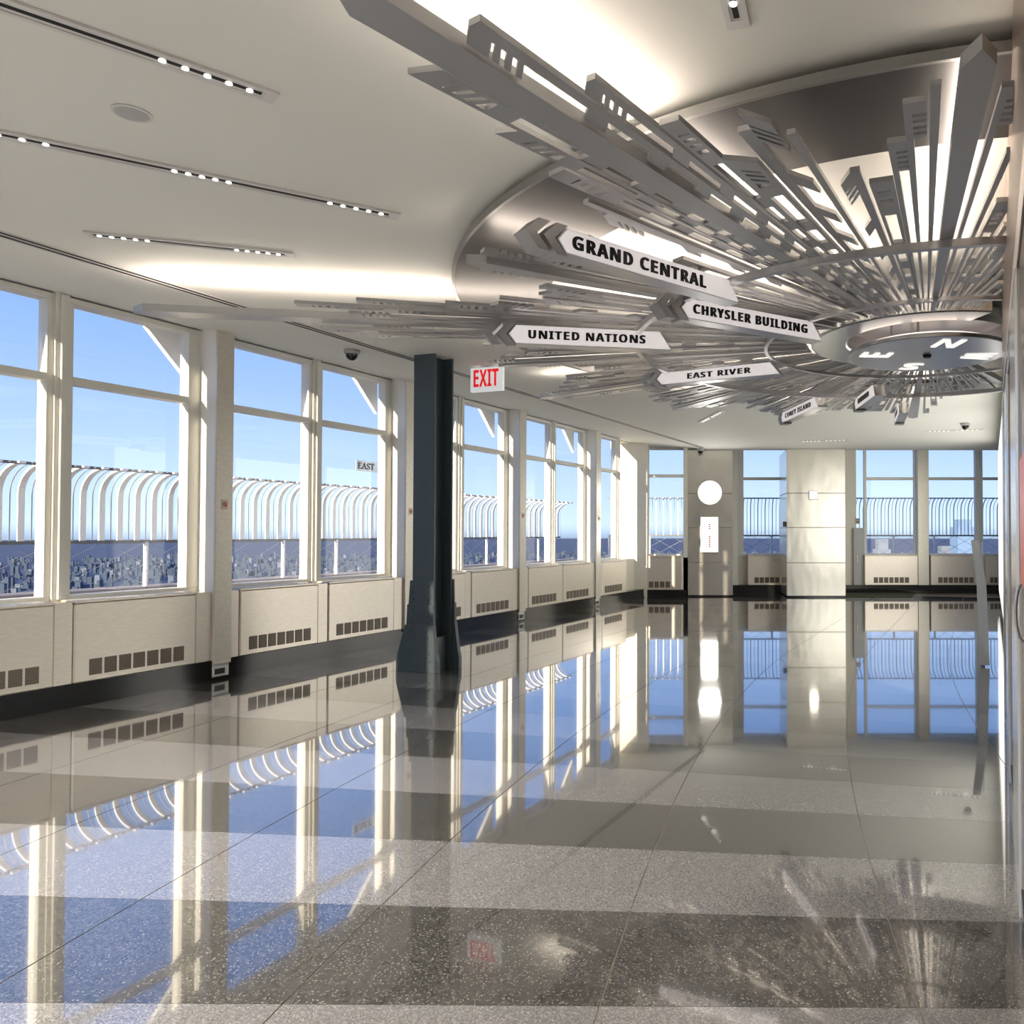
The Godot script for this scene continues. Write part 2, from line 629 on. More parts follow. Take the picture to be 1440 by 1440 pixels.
func cabinet(xf: Transform3D, w: float, label: String, vents := 7, h0 := 0.2, h1 := 0.91, d := 0.26) -> Node3D:
	var o := thing("convector_cabinet", label, "cabinet", xf, "steel convector cabinets under the windows")
	var st := mb()
	cbox(st, 0, w, h0, h1 - 0.02, -d, 0.0, 0.01)
	part("body", st, M.steel_cabinet, o)
	st = mb()
	cbox(st, -0.005, w + 0.005, h1 - 0.02, h1, -d, 0.008, 0.004)
	part("top_frame", st, M.steel_cabinet, o)
	st = mb()
	var nb := int(w / 0.035)
	for i in nb:
		box(st, w * (i + 0.2) / nb, w * (i + 0.75) / nb, h1, h1 + 0.006, -d + 0.05, -0.03)
	var bars := part("air_grille", st, M.frame_paint, o)
	bars.set_meta("kind", "stuff")
	var m := mb()
	var vw := minf(0.105, (w - 0.2) / vents * 0.82)
	for k in 1:
		box(m, -vw / 2, vw / 2, -0.07, 0.07, -0.004, 0.003)
		for b in 5:
			box(m, -vw / 2, vw / 2, -0.062 + b * 0.027, -0.05 + b * 0.027, 0.003, 0.006)
	var vm := done(m)
	for i in vents:
		share("vent", vm, M.vent_metal, o, Transform3D(Basis(), Vector3(w * 0.5 + (i - (vents - 1) * 0.5) * vw / 0.82, h0 + 0.125, 0.0)))
	return o


func left_windows() -> void:
	var wn := 1
	for k in range(-5, 5):
		var sm := MULL0 + BAY * k
		# mullion between the two windows of a bay
		var o := thing("window_mullion", "cream window post, %s of the thin posts along the left wall counting from the far corner" % (ORD[4 - k]), "mullion", W(sm, 0), "thin posts between the left windows", "structure")
		var st := mb()
		box(st, -0.055, 0.055, 0.9, 3.6, -0.08, 0.075)
		part("post", st, M.frame_paint, o)
		st = mb()
		cbox(st, -0.02, 0.02, 0.92, 3.58, 0.075, 0.1, 0.005)
		part("cover_strip", st, M.frame_paint, o)
		# the window before the pillar (nearer the viewer side: mullion to pillar)
		if k < 4:
			window(wn, W(sm + 0.055, 0), BAY * 0.5 - 0.055 - 0.07, 0.9, 3.58, 2.845, win_label((4 - k) * 2 - 1), 0.05, 0.15)
			wn += 1
		var w2 := BAY * 0.5 - 0.1 - 0.055
		window(wn, W(sm - 0.055 - w2, 0), w2, 0.9, 3.58, 2.845, win_label((4 - k) * 2), 0.05, 0.05)
		wn += 1
	for k in range(-5, 4):
		var sp := PIL0 + BAY * k
		var o := thing("clad_pillar", "brushed steel pillar with white sides, %s between the left windows counting from the far corner" % ORD[3 - k], "pillar", W(sp, 0), "steel pillars between the left windows", "structure")
		var st := mb()
		cbox(st, -0.1, 0.1, 0.16, 3.58, 0.262, 0.292, 0.006)
		part("steel_face", st, M.steel_pillar, o)
		st = mb()
		box(st, -0.095, 0.095, 0.0, 3.6, -0.06, 0.262)
		part("core", st, M.white_paint, o)
		st = mb()
		prism(st, PackedVector2Array([Vector2(0, 3.58), Vector2(0, 3.15), Vector2(-0.42, 3.58)]), Vector3(-0.02, 0, -0.32), Vector3.RIGHT, Vector3.UP, Vector3(0, 0, 0.05))
		part("bracket", st, M.white_paint, o)
		if k >= -1:
			st = mb()
			box(st, -0.035, 0.035, 1.74, 1.84, 0.292, 0.297)
			var pl := solo_at("wall_plaque", st, M.plaque, W(sp, 0), "small plaque with a red symbol on the %s steel pillar from the far corner" % ORD[3 - k], "sign", "pillar plaques")
			st = mb()
			lathe_z(st, 0.024, 0.017, 24)
			share("symbol_ring", done(st), M.red_print, pl, Transform3D(Basis(), Vector3(0, 1.79, 0.298)))
			st = mb()
			box(st, -0.02, 0.02, -0.004, 0.004, 0, 0.002)
			share("symbol_bar", done(st), M.red_print, pl, Transform3D(Basis(Vector3.BACK, -0.8), Vector3(0, 1.79, 0.297)))
			# socket box on the base below
			var so := thing("wall_outlet", "metal outlet plate on the black base under the %s steel pillar from the far corner" % ORD[3 - k], "outlet", W(sp - 0.02, 0.272, 0.085), "outlets on the black base")
			st = mb()
			for e in [[-0.075, 0.075, 0.03, 0.042], [-0.075, 0.075, -0.042, -0.03], [-0.075, -0.06, -0.03, 0.03], [0.06, 0.075, -0.03, 0.03]]:
				box(st, e[0], e[1], e[2], e[3], 0.0, 0.008)
			part("frame", st, M.fitting_white, so)
			st = mb()
			box(st, -0.06, 0.06, -0.03, 0.03, 0.0, 0.004)
			part("socket_face", st, M.dark_metal, so)
	# cabinets: two to a bay, with filler panels between
	var fill := []
	var n := 0
	for k in range(-1, 5):
		var sm := MULL0 + BAY * k
		var far_end := 19.44
		for half in 2:
			var s0 := sm - BAY * 0.5 + 0.22 if half == 0 else sm + 0.01
			var s1 := sm - 0.15 if half == 0 else minf(sm + BAY * 0.5 - 0.28, far_end)
			if k == 4 and half == 1:
				continue
			var idx := 4 * 2 - (k * 2 + half)
			cabinet(W(s0, 0.27), s1 - s0, "brushed steel convector cabinet, %s along the left windows counting from the far corner" % ORD[idx], 7)
		for e in [[sm - BAY * 0.5 + 0.1, sm - BAY * 0.5 + 0.215], [sm - 0.145, sm + 0.005], [sm + BAY * 0.5 - 0.275, sm + BAY * 0.5 - 0.1]]:
			if e[0] < 19.0:
				fill.append(e)
	var fp := thing("filler_panels", "narrow steel filler panels between the left convector cabinets", "trim", W(0, 0), "", "structure")
	fp.name = "trim_3"
	for e in fill:
		var st := mb()
		cbox(st, e[0], e[1], 0.2, 0.9, 0.02, 0.258, 0.006)
		part("filler_panel", st, M.steel_cabinet, fp)
	var st := mb()
	box(st, -7, 19.62, 0.0, 0.2, 0.0, 0.262)
	box(st, -7, 19.62, 0.0, 0.03, 0.262, 0.275)
	var bb := solo("baseboard_left", st, M.base_black, "glossy black base along the left wall under the cabinets", "baseboard", "", "structure")
	bb.transform = W(0, 0)
	# EAST plate hung inside the window beside the riveted column
	var e := thing("direction_plate", "small pale plate reading EAST beside the second steel pillar", "sign", W(11.42, -0.14, 2.39))
	st = mb()
	box(st, -0.36, 0.1, -0.07, 0.07, -0.003, 0.0)
	part("plate", st, M.decal_plate, e)
	share("lettering", lettering("EAST", 0.3, 0.085, 0.006, true), M.letter_black, e, Transform3D(Basis(), Vector3(-0.18, 0, 0.003)))
	st = mb()
	cyl(st, Vector3(0.1, 0, -0.002), Vector3(0.34, 0, -0.002), 0.006, 8)
	part("arm", st, M.fitting_grey, e)


func lathe_z(st: SurfaceTool, r1: float, r0: float, n: int) -> void:   # a flat ring facing z
	for i in n:
		var a := TAU * i / n
		var b := TAU * (i + 1) / n
		var A := Vector3(cos(a), sin(a), 0)
		var B := Vector3(cos(b), sin(b), 0)
		var d := Vector3(0, 0, 0.002)
		hexa(st, [A * r0, B * r0, B * r1, A * r1, A * r0 + d, B * r0 + d, B * r1 + d, A * r1 + d])


func solo_at(n: String, st: SurfaceTool, m: Material, xf: Transform3D, label: String, category: String, group := "") -> MeshInstance3D:
	var o := solo(n, st, m, label, category, group)
	o.transform = xf
	return o


# ---------------------------------------------------------------- far wall
func far_wall() -> void:
	# left corner bay stands nearer than the rest
	var st := mb()
	var c0 := wp(19.5, 0.02)
	box(st, c0.x - 0.35, -1.14, 0.0, 3.62, -18.75, -18.45)     # cream corner post
	box(st, -1.14, -0.2, 0.0, 0.92, -18.9, -18.62)
	box(st, -1.4, 0.6, 3.5, 3.9, -19.0, -18.85)
	box(st, -0.3, -0.2, 0.0, 3.62, -20.2, -18.62)
	solo("wall_corner", st, M.wall_paint, "cream corner post and low wall beside the first clad column at the far end", "wall", "", "structure").name = "wall_far_corner"
	window(40, Transform3D(Basis(), Vector3(-1.14, 0, -18.75)), 0.95, 0.95, 3.6, 2.84, "narrow corner window at the far end left of the first clad column", 0.03, 0.03)
	cabinet(Transform3D(Basis(), Vector3(-1.38, 0, -18.5)), 1.05, "sunlit steel convector cabinet in the far left corner", 4, 0.17, 0.96, 0.14)
	# clad columns
	column(-0.2, 0.86, -18.65, 1.4, "narrower clad steel column at the far end carrying the round lit sign")
	column(2.1, 3.47, -18.45, 1.6, "wider clad steel column at the far end with one small square lamp")
	# recessed wall with windows at depth 20
	st = mb()
	box(st, -0.3, 8.6, 0.0, 0.92, -20.3, -20.02)
	box(st, 3.5, 4.02, 0.0, 3.66, -20.2, -19.95)
	box(st, 7.8, 8.6, 0.0, 3.66, -20.3, -20.0)
	box(st, -0.3, 8.6, 3.62, 3.95, -20.4, -20.2)
	solo("wall_far", st, M.wall_paint, "cream far wall with low sills under the far windows", "wall", "", "structure")
	window(41, Transform3D(Basis(), Vector3(0.86, 0, -20.0)), 1.55, 0.93, 3.64, 2.86, "far window between the two clad columns", 0.33, 0.05)
	window(42, Transform3D(Basis(), Vector3(3.3, 0, -20.05)), 0.35, 0.93, 3.64, 2.86, "sliver of window right of the wider clad column", 0.03, 0.03)
	window(43, Transform3D(Basis(), Vector3(4.22, 0, -20.0)), 1.3, 0.93, 3.64, 2.86, "far window right of the grey door leaf", 0.06, 0.04)
	window(44, Transform3D(Basis(), Vector3(5.8, 0, -20.0)), 1.28, 0.93, 3.64, 2.86, "far window with tower beyond, between far pillar and glass corner", 0.04, 0.06)
	window(45, Transform3D(Basis(), Vector3(7.16, 0, -20.0)), 0.66, 0.93, 3.64, 2.86, "rightmost far window in the glass corner", 0.04, 0.04)
	st = mb()
	cbox(st, 5.52, 5.8, 0.0, 3.64, -20.15, -19.78, 0.01)
	solo("clad_pillar", st, M.steel_pillar, "slim steel pillar between the two far right windows", "pillar", "", "structure")
	st = mb()
	cbox(st, 7.06, 7.17, 0.0, 3.64, -20.1, -19.85, 0.01)
	solo("window_mullion", st, M.frame_paint, "grey post between far right window and glass corner", "mullion", "", "structure")
	st = mb()
	cbox(st, 0.86, 1.05, 0.0, 3.64, -20.1, -19.8, 0.01)
	solo("window_mullion", st, M.frame_paint, "cream jamb right of the narrower clad column at the far end", "mullion", "", "structure")
	for e in [[1.28, 0.95, "steel convector cabinet between the two clad columns", 5], [4.18, 1.32, "steel convector cabinet under the far window right of the grey door leaf", 7], [5.82, 1.24, "steel convector cabinet under the far window with tower beyond", 7], [7.18, 0.6, "steel convector cabinet in the glass corner", 4]]:
		cabinet(Transform3D(Basis(), Vector3(e[0], 0, -19.72)), e[1], e[2], e[3], 0.2, 0.95, 0.28)
	st = mb()
	box(st, 0.86, 2.2, 0.0, 0.2, -20.1, -19.73)
	box(st, 3.4, 8.0, 0.0, 0.2, -20.1, -19.73)
	box(st, -1.3, -0.22, 0.0, 0.17, -18.7, -18.52)
	solo("baseboard_far", st, M.base_black, "black base along the far wall", "baseboard", "", "structure")
	# grey door leaf and sign beside the wide column
	st = mb()
	cbox(st, 3.93, 4.2, 0.16, 1.62, -19.9, -19.84, 0.01)
	var d := solo("door_1", st, M.fitting_grey, "narrow grey panel standing right of the wider clad column", "door", "", "structure")
	st = mb()
	cbox(st, 4.0, 4.02, 0.75, 0.95, -19.84, -19.8, 0.004)
	part("door_handle", st, M.steel_pillar, d)
	st = mb()
	cbox(st, 4.0, 4.11, 1.72, 1.86, -19.93, -19.91, 0.004)
	var sg := solo("room_sign", st, M.fitting_grey, "small dark room sign above the grey panel", "sign")
	st = mb()
	box(st, 4.02, 4.09, 1.82, 1.835, -19.91, -19.907)
	box(st, 4.02, 4.09, 1.76, 1.79, -19.91, -19.907)
	part("sign_print", st, M.letter_black, sg)
	# alarm horn by the wide column
	var h := thing("alarm_horn", "small dark alarm horn at the left edge of the wider clad column", "alarm", Transform3D(Basis(), Vector3(2.07, 1.7, -18.5)))
	st = mb()
	cbox(st, -0.05, 0.03, -0.06, 0.06, -0.05, 0.02, 0.01)
	part("housing", st, M.camera_black, h)
	st = mb()
	cyl(st, Vector3(-0.01, 0, 0.02), Vector3(-0.01, 0, 0.05), 0.03, 16, 0.045)
	part("horn_mouth", st, M.dark_metal, h)
	# floor mat
	st = mb()
	prism(st, PackedVector2Array([Vector2(3.45, -18.5), Vector2(5.0, -18.5), Vector2(5.45, -19.7), Vector2(3.55, -19.7)]), Vector3(0, 0.001, 0), Vector3.RIGHT, Vector3.BACK, Vector3.UP * 0.015)
	solo("door_mat", st, M.mat_fibre, "dark green door mat on the floor right of the wider clad column", "mat")


func column(x0: float, x1: float, z: float, depth: float, label: String) -> void:
	var o := thing("clad_column", label, "column", Transform3D(Basis(), Vector3((x0 + x1) * 0.5, 0, z)), "", "structure")
	var w := (x1 - x0) * 0.5
	var st := mb()
	box(st, -w + 0.012, w - 0.012, 0.0, 3.45, -depth, -0.012)
	part("core", st, M.dark_metal, o)
	var ys := [0.03, 0.8, 1.62, 2.42, 3.45]
	for k in 4:
		st = mb()
		cbox(st, -w, w, ys[k] + 0.003, ys[k + 1] - 0.003, -depth + 0.02, 0.0, 0.008)
		part("cladding_panel", st, M.steel_cladding, o)
	st = mb()
	box(st, -w + 0.01, w - 0.01, 0.0, 0.03, -depth, -0.008)
	part("plinth", st, M.base_black, o)
	if x0 < 0.0:
		# round lit sign
		var r := thing("round_lamp_sign", "round white lit sign on the narrower clad column", "sign", Transform3D(Basis(), Vector3(0.32, 2.44, z)))
		st = mb()
		cyl(st, Vector3(0, 0, 0.002), Vector3(0, 0, 0.05), 0.29, 40)
		part("housing", st, M.fitting_white, r)
		st = mb()
		cyl(st, Vector3(0, 0, 0.05), Vector3(0, 0, 0.06), 0.275, 40)
		part("lamp_face", st, M.round_lamp, r)
		area_light("lamp_light", r, Vector3(0, 0, 0.07), Vector3.RIGHT, Vector3.BACK, Vector2(0.45, 0.45), 1.2, Color(1, 0.98, 0.94))
		var t := thing("lightbox_sign", "upright white lightbox with red vertical lettering on the narrower clad column", "sign", Transform3D(Basis(), Vector3(0.31, 1.455, z)))
		st = mb()
		cbox(st, -0.215, 0.215, -0.42, 0.42, 0.002, 0.05, 0.008)
		part("housing", st, M.fitting_white, t)
		st = mb()
		box(st, -0.2, 0.2, -0.405, 0.405, 0.05, 0.056)
		part("lamp_face", st, M.round_lamp, t)
		st = mb()
		for e in [[0.13, 0.29], [-0.29, 0.0]]:
			var nn := int((e[1] - e[0]) / 0.045)
			for i in nn:
				box(st, -0.022, 0.026, e[0] + i * 0.045, e[0] + i * 0.045 + 0.03, 0.056, 0.059)
		part("lettering", st, M.red_print, t)
		area_light("lamp_light", t, Vector3(0, 0, 0.07), Vector3.RIGHT, Vector3.BACK, Vector2(0.35, 0.75), 1.6, Color(1, 0.98, 0.94))
	else:
		var r := thing("square_lamp", "small square lit lamp on the wider clad column", "lamp", Transform3D(Basis(), Vector3(2.72, 2.37, z)))
		st = mb()
		cbox(st, -0.1, 0.1, -0.105, 0.105, 0.002, 0.04, 0.008)
		part("housing", st, M.fitting_white, r)
		st = mb()
		box(st, -0.085, 0.085, -0.09, 0.09, 0.04, 0.046)
		part("lamp_face", st, M.round_lamp, r)
		area_light("lamp_light", r, Vector3(0, 0, 0.055), Vector3.RIGHT, Vector3.BACK, Vector2(0.16, 0.16), 0.4, Color(1, 0.95, 0.88))


# ---------------------------------------------------------------- right wall
func right_wall() -> void:
	var rd := Vector3(RS, 0, -1).normalized()          # along the wall, away from the viewer
	var rn := Vector3(-rd.z, 0, rd.x) * -1.0           # into the room: towards -x
	if rn.x > 0.0:
		rn = -rn
	var B := Basis(rd, Vector3.UP, rd.cross(Vector3.UP))
	var into := 1.0 if B.z.dot(rn) > 0.0 else -1.0
	var xf := Transform3D(B, Vector3(RC, 0, 0))
	var k := 1.0 / rd.z * -1.0                        # wall length per metre of depth
	var st := mb()
	var zi := 0.0
	var zo := -0.4 * into
	box(st, -6.0, 5.3 * k, 0.12, 2.55, minf(zi, zo), maxf(zi, zo))
	solo("wall_right", st, M.bronze_dark, "polished dark bronze wall along the right edge", "wall", "", "structure").transform = xf
	st = mb()
	box(st, -6.0, 6.45 * k, 0.0, 0.12, minf(0.01 * into, zo), maxf(0.01 * into, zo))
	solo("baseboard_right", st, M.base_black, "glossy black base along the right wall", "baseboard", "", "structure").transform = xf
	# fascia over the doors
	st = mb()
	cbox(st, -6.0, 5.9 * k, 2.56, 3.45, minf(0.02 * into, zo), maxf(0.02 * into, zo), 0.012)
	var fa := solo("bulkhead", st, M.bronze, "bronze bulkhead over the door along the right wall", "bulkhead", "", "structure")
	fa.transform = xf
	# set-back upper wall beyond
	st = mb()
	var za := -0.55 * into
	var zb := -0.9 * into
	box(st, 5.9 * k, 9.4 * k, 0.0, 3.6, minf(za, zb), maxf(za, zb))
	box(st, 9.4 * k, 22.0 * k, 0.0, 3.6, minf(-0.11 * into, zb), maxf(-0.11 * into, zb))
	box(st, 5.86 * k, 5.9 * k, 2.56, 3.45, minf(0.0, zb), maxf(0.0, zb))
	box(st, 6.4 * k, 6.45 * k, 0.0, 2.55, minf(0.0, zb), maxf(0.0, zb))
	solo("wall_right_far", st, M.steel_cladding, "bright steel wall set back beyond the door at the right", "wall", "", "structure").transform = xf
	# glowing panels standing in for a bright strip, placed to light the far end
	for i in 3:
		var z0 := (9.7 + i * 2.45) * k
		var z1 := (12.05 + i * 2.45) * k
		var lp := thing("stand_in_panel", "tall glowing panel standing in for a bright strip at the right, %s from the door" % ORD[i], "stand-in panel", xf, "stand-in glowing panels on the far right wall")
		st = mb()
		cbox(st, z0, z1, 0.25, 3.2, minf(-0.1 * into, -0.06 * into), maxf(-0.1 * into, -0.06 * into), 0.008)
		part("housing", st, M.fitting_white, lp)
		st = mb()
		box(st, z0 + 0.04, z1 - 0.04, 0.29, 3.16, minf(-0.06 * into, -0.052 * into), maxf(-0.06 * into, -0.052 * into))
		part("lamp_face", st, M.stand_in_glow, lp)
		area_light("stand_in_light", lp, Vector3((z0 + z1) * 0.5, 1.72, -0.03 * into), Vector3.RIGHT, Vector3(0, 0, into), Vector2(z1 - z0 - 0.1, 2.85), 3.6, Color(1.0, 0.98, 0.94))
	# the door frame with a leaf and its handle
	var d := thing("door_2", "steel framed glass door at the right edge of the hall", "door", xf, "", "structure")
	for e in [[3.1, 3.85], [4.75, 5.42], [6.2, 6.38]]:
		st = mb()
		cbox(st, e[0] * k, e[1] * k, 0.0, 2.55, minf(0.018 * into, -0.1 * into), maxf(0.018 * into, -0.1 * into), 0.01)
		part("door_frame", st, M.polished_steel, d)
	st = mb()
	cbox(st, 3.85 * k, 6.2 * k, 2.45, 2.55, minf(0.018 * into, -0.1 * into), maxf(0.018 * into, -0.1 * into), 0.01)
	part("door_head", st, M.bronze_dark, d)
	st = mb()
	box(st, 5.42 * k, 6.2 * k, 0.02, 2.45, minf(-0.03 * into, -0.06 * into), maxf(-0.03 * into, -0.06 * into))
	part("door_leaf", st, M.bronze_dark, d)
	# second leaf nearer the viewer carries the pull handle
	var hnd := []
	for i in 13:
		var t := float(i) / 12.0
		hnd.append(Vector3(2.9 * k, lerpf(1.10, 1.32, t), into * (0.004 + 0.024 * sin(PI * t) ** 0.5)))
	st = mb()
	tube(st, hnd, 0.006, 8)
	var ph := solo("pull_handle", st, M.ring_metal, "chrome pull handle on the dark right wall", "handle")
	ph.transform = xf
	st = mb()
	cbox(st, 2.45 * k, 2.88 * k, 1.32, 1.76, minf(0.002 * into, 0.012 * into), maxf(0.002 * into, 0.012 * into), 0.002)
	solo("wall_poster", st, M.poster_red, "red panel on the dark wall at the right edge", "poster").transform = xf
	# glass balustrade panel
	var g := thing("glass_balustrade", "clear glass balustrade panel with edge coloured white for glare near the right wall", "balustrade", Transform3D(B, Vector3(3.2, 0, -8.9)))
	st = mb()
	box(st, 0.02, 1.9, 0.06, 1.4, -0.006, 0.006)
	part("glass_panel", st, M.balustrade_glass, g)
	st = mb()
	prism(st, PackedVector2Array([Vector2(-0.11, 1.42), Vector2(-0.02, 1.42), Vector2(0.06, 0.9), Vector2(0.09, 0.02), Vector2(-0.02, 0.02), Vector2(-0.05, 0.9)]), Vector3(0.0, 0, -0.012), Vector3(0.35, 0, 0.94), Vector3.UP, Vector3(0.02, 0, 0))
	part("glare_edge", st, M.glass_glare_edge, g)
	st = mb()
	for s in [0.1, 1.7]:
		cbox(st, s, s + 0.06, 0.0, 0.16, -0.025, 0.025, 0.005)
	part("floor_clamp", st, M.ring_metal, g)


# ---------------------------------------------------------------- the compass on the ceiling
func P(a: float, r: float, h: float) -> Vector3:      # angle in degrees from the viewer's side, radius, height over eye level
	var t := deg_to_rad(a)
	return Vector3(-sin(t) * r, h, cos(t) * r)


func cell(st: SurfaceTool, a0: float, a1: float, r0: float, r1: float, h0: float, h1: float, r0b := -1.0, r1b := -1.0) -> void:
	# a wedge between two bearings; r0b, r1b at the second bearing for slanted ends
	var q0 := r0 if r0b < 0.0 else r0b
	var q1 := r1 if r1b < 0.0 else r1b
	hexa(st, [P(a0, r0, h0), P(a1, q0, h0), P(a1, q1, h0), P(a0, r1, h0), P(a0, r0, h1), P(a1, q0, h1), P(a1, q1, h1), P(a0, r1, h1)])


func reach(a: float) -> float:     # how far a ray may run before the right wall
	if a < 20.0:
		return 0.60 / sin(deg_to_rad(20.3 - a)) if 20.3 - a < 170.0 else 1.0
	if a > 200.6:
		var near := 0.66 / sin(deg_to_rad(minf(a - 200.3, 90.0)))
		return near if near > 2.5 else minf(1.02 / sin(deg_to_rad(minf(a - 200.3, 90.0))), 2.5)
	return 99.0


func ray(root: Node3D, kind: String, a: float, w: float, r1: float, h: float, r0 := 1.04, slant := 0.0, side := 1.0) -> Node3D:
	var rm := reach(a)
	if rm < r0 + 0.25:
		return null
	var cut := r1 > rm
	r1 = minf(r1, rm)
	var st := mb()
	var hw := w * 0.5
	var a0 := a - hw
	var a1 := a + hw
	match kind:
		"main":
			var t := 0.055
			var tip := 0.0 if cut else 0.11
			prism(st, PackedVector2Array([v2p(a0, r0), v2p(a1, r0), v2p(a1, r1 - tip), v2p(a, r1), v2p(a0, r1 - tip)]), Vector3.UP * h, Vector3.RIGHT, Vector3.BACK, Vector3.UP * t)
			return part("main_ray", st, M.ray_metal, root)
		"bar":
			cell(st, a0, a1, r0, r1, h, h + 0.022)
			return part("ray", st, M.ray_metal, root)
		"ladder":
			var rw := w * 0.2
			cell(st, a0, a0 + rw, r0, r1 - 0.02 - slant, h, h + 0.024, -1.0, r1 - 0.02 - slant * 0.8)
			cell(st, a1 - rw, a1, r0, r1 - 0.02 - slant * 0.2, h, h + 0.024, -1.0, r1 - 0.02)
			# louvred end panel
			var e := r1 - 0.02
			for k in 4:
				var q := e - 0.055 * k - (0.07 if k > 0 else 0.0)
				var len := 0.11 if k == 0 else 0.03
				cell(st, a0 + rw, a1 - rw, q - len - slant * 0.8, q - slant * 0.8, h, h + 0.024, q - len - slant * 0.2, q - slant * 0.2)
			cell(st, a0 + rw, a1 - rw, e - 0.42 - slant * 0.5, e - 0.3 - slant * 0.5, h, h + 0.024)
			var q2 := e - 0.85
			var step := 0.34
			while q2 > r0 + 0.2:
				cell(st, a0 + rw, a1 - rw, q2 - 0.13, q2, h + 0.004, h + 0.024)
				q2 -= step
				step = maxf(0.24, step - 0.03)
			return part("ladder_ray", st, M.ray_metal, root)
		"comb":
			var rw := w * 0.4
			var ra := a0 if side > 0.0 else a1 - rw
			cell(st, ra, ra + rw, r0, r1, h, h + 0.024)
			var t0 := a0 + rw if side > 0.0 else a0
			var t1 := a1 if side > 0.0 else a1 - rw
			for k in 4:
				var q := r1 - 0.055 * k - (0.06 if k > 0 else 0.0)
				var len := 0.10 if k == 0 else 0.03
				cell(st, t0, t1, q - len, q, h, h + 0.024, q - len - slant * side, q - slant * side)
			var q3 := r1 - 0.6
			var step := 0.42
			while q3 > r0 + 0.5:
				cell(st, t0, t1, q3 - 0.13, q3, h + 0.002, h + 0.024, q3 - 0.13 - slant * side, q3 - slant * side)
				q3 -= step
				step = maxf(0.26, step - 0.04)
			return part("comb_ray", st, M.ray_metal, root)
		"louver":
			var rw := w * 0.38
			var ra := a0 if side > 0.0 else a1 - rw
			cell(st, ra, ra + rw, r0, r1, h, h + 0.024)
			var t0 := a0 + rw if side > 0.0 else a0
			var t1 := a1 if side > 0.0 else a1 - rw
			for k in 5:
				var q := r1 - 0.05 * k - (0.06 if k > 0 else 0.0)
				cell(st, t0, t1, q - (0.09 if k == 0 else 0.028), q, h, h + 0.024)
			return part("louvered_ray", st, M.ray_metal, root)
	return null


func v2p(a: float, r: float) -> Vector2:
	var q := P(a, r, 0)
	return Vector2(q.x, q.z)


func uplight(root: Node3D, ray_node: Node3D, a: float, r0: float, r1: float, h: float, energy: float) -> void:
	if ray_node == null:
		return
	r1 = minf(r1, reach(a) - 0.1)
	var st := mb()
	var d := 0.016 / ((r0 + r1) * 0.5) * 57.3
	cell(st, a - d, a + d, r0, r1, h, h + 0.012)
	var o := MeshInstance3D.new()
	o.name = "light_strip"
	o.mesh = done(st)
	o.material_override = M.strip_lamp
	ray_node.add_child(o, true)
	area_light("strip_light", root, P(a, (r0 + r1) * 0.5, h + 0.02), P(a, 1, 0), Vector3.UP, Vector2(r1 - r0, 0.03), energy, Color(1.0, 0.93, 0.87))


func arc(st: SurfaceTool, r0: float, r1: float, h0: float, h1: float, a0: float, a1: float, n: int) -> void:
	lathe(st, [Vector2(r0, h0), Vector2(r1, h0), Vector2(r1, h1), Vector2(r0, h1), Vector2(r0, h0)], n, a1, a0)
	for a in [a0, a1]:
		var A := P(a, r0, h0)
		var B2 := P(a, r1, h0)
		quad(st, A, B2, B2 + Vector3.UP * (h1 - h0), A + Vector3.UP * (h1 - h0))


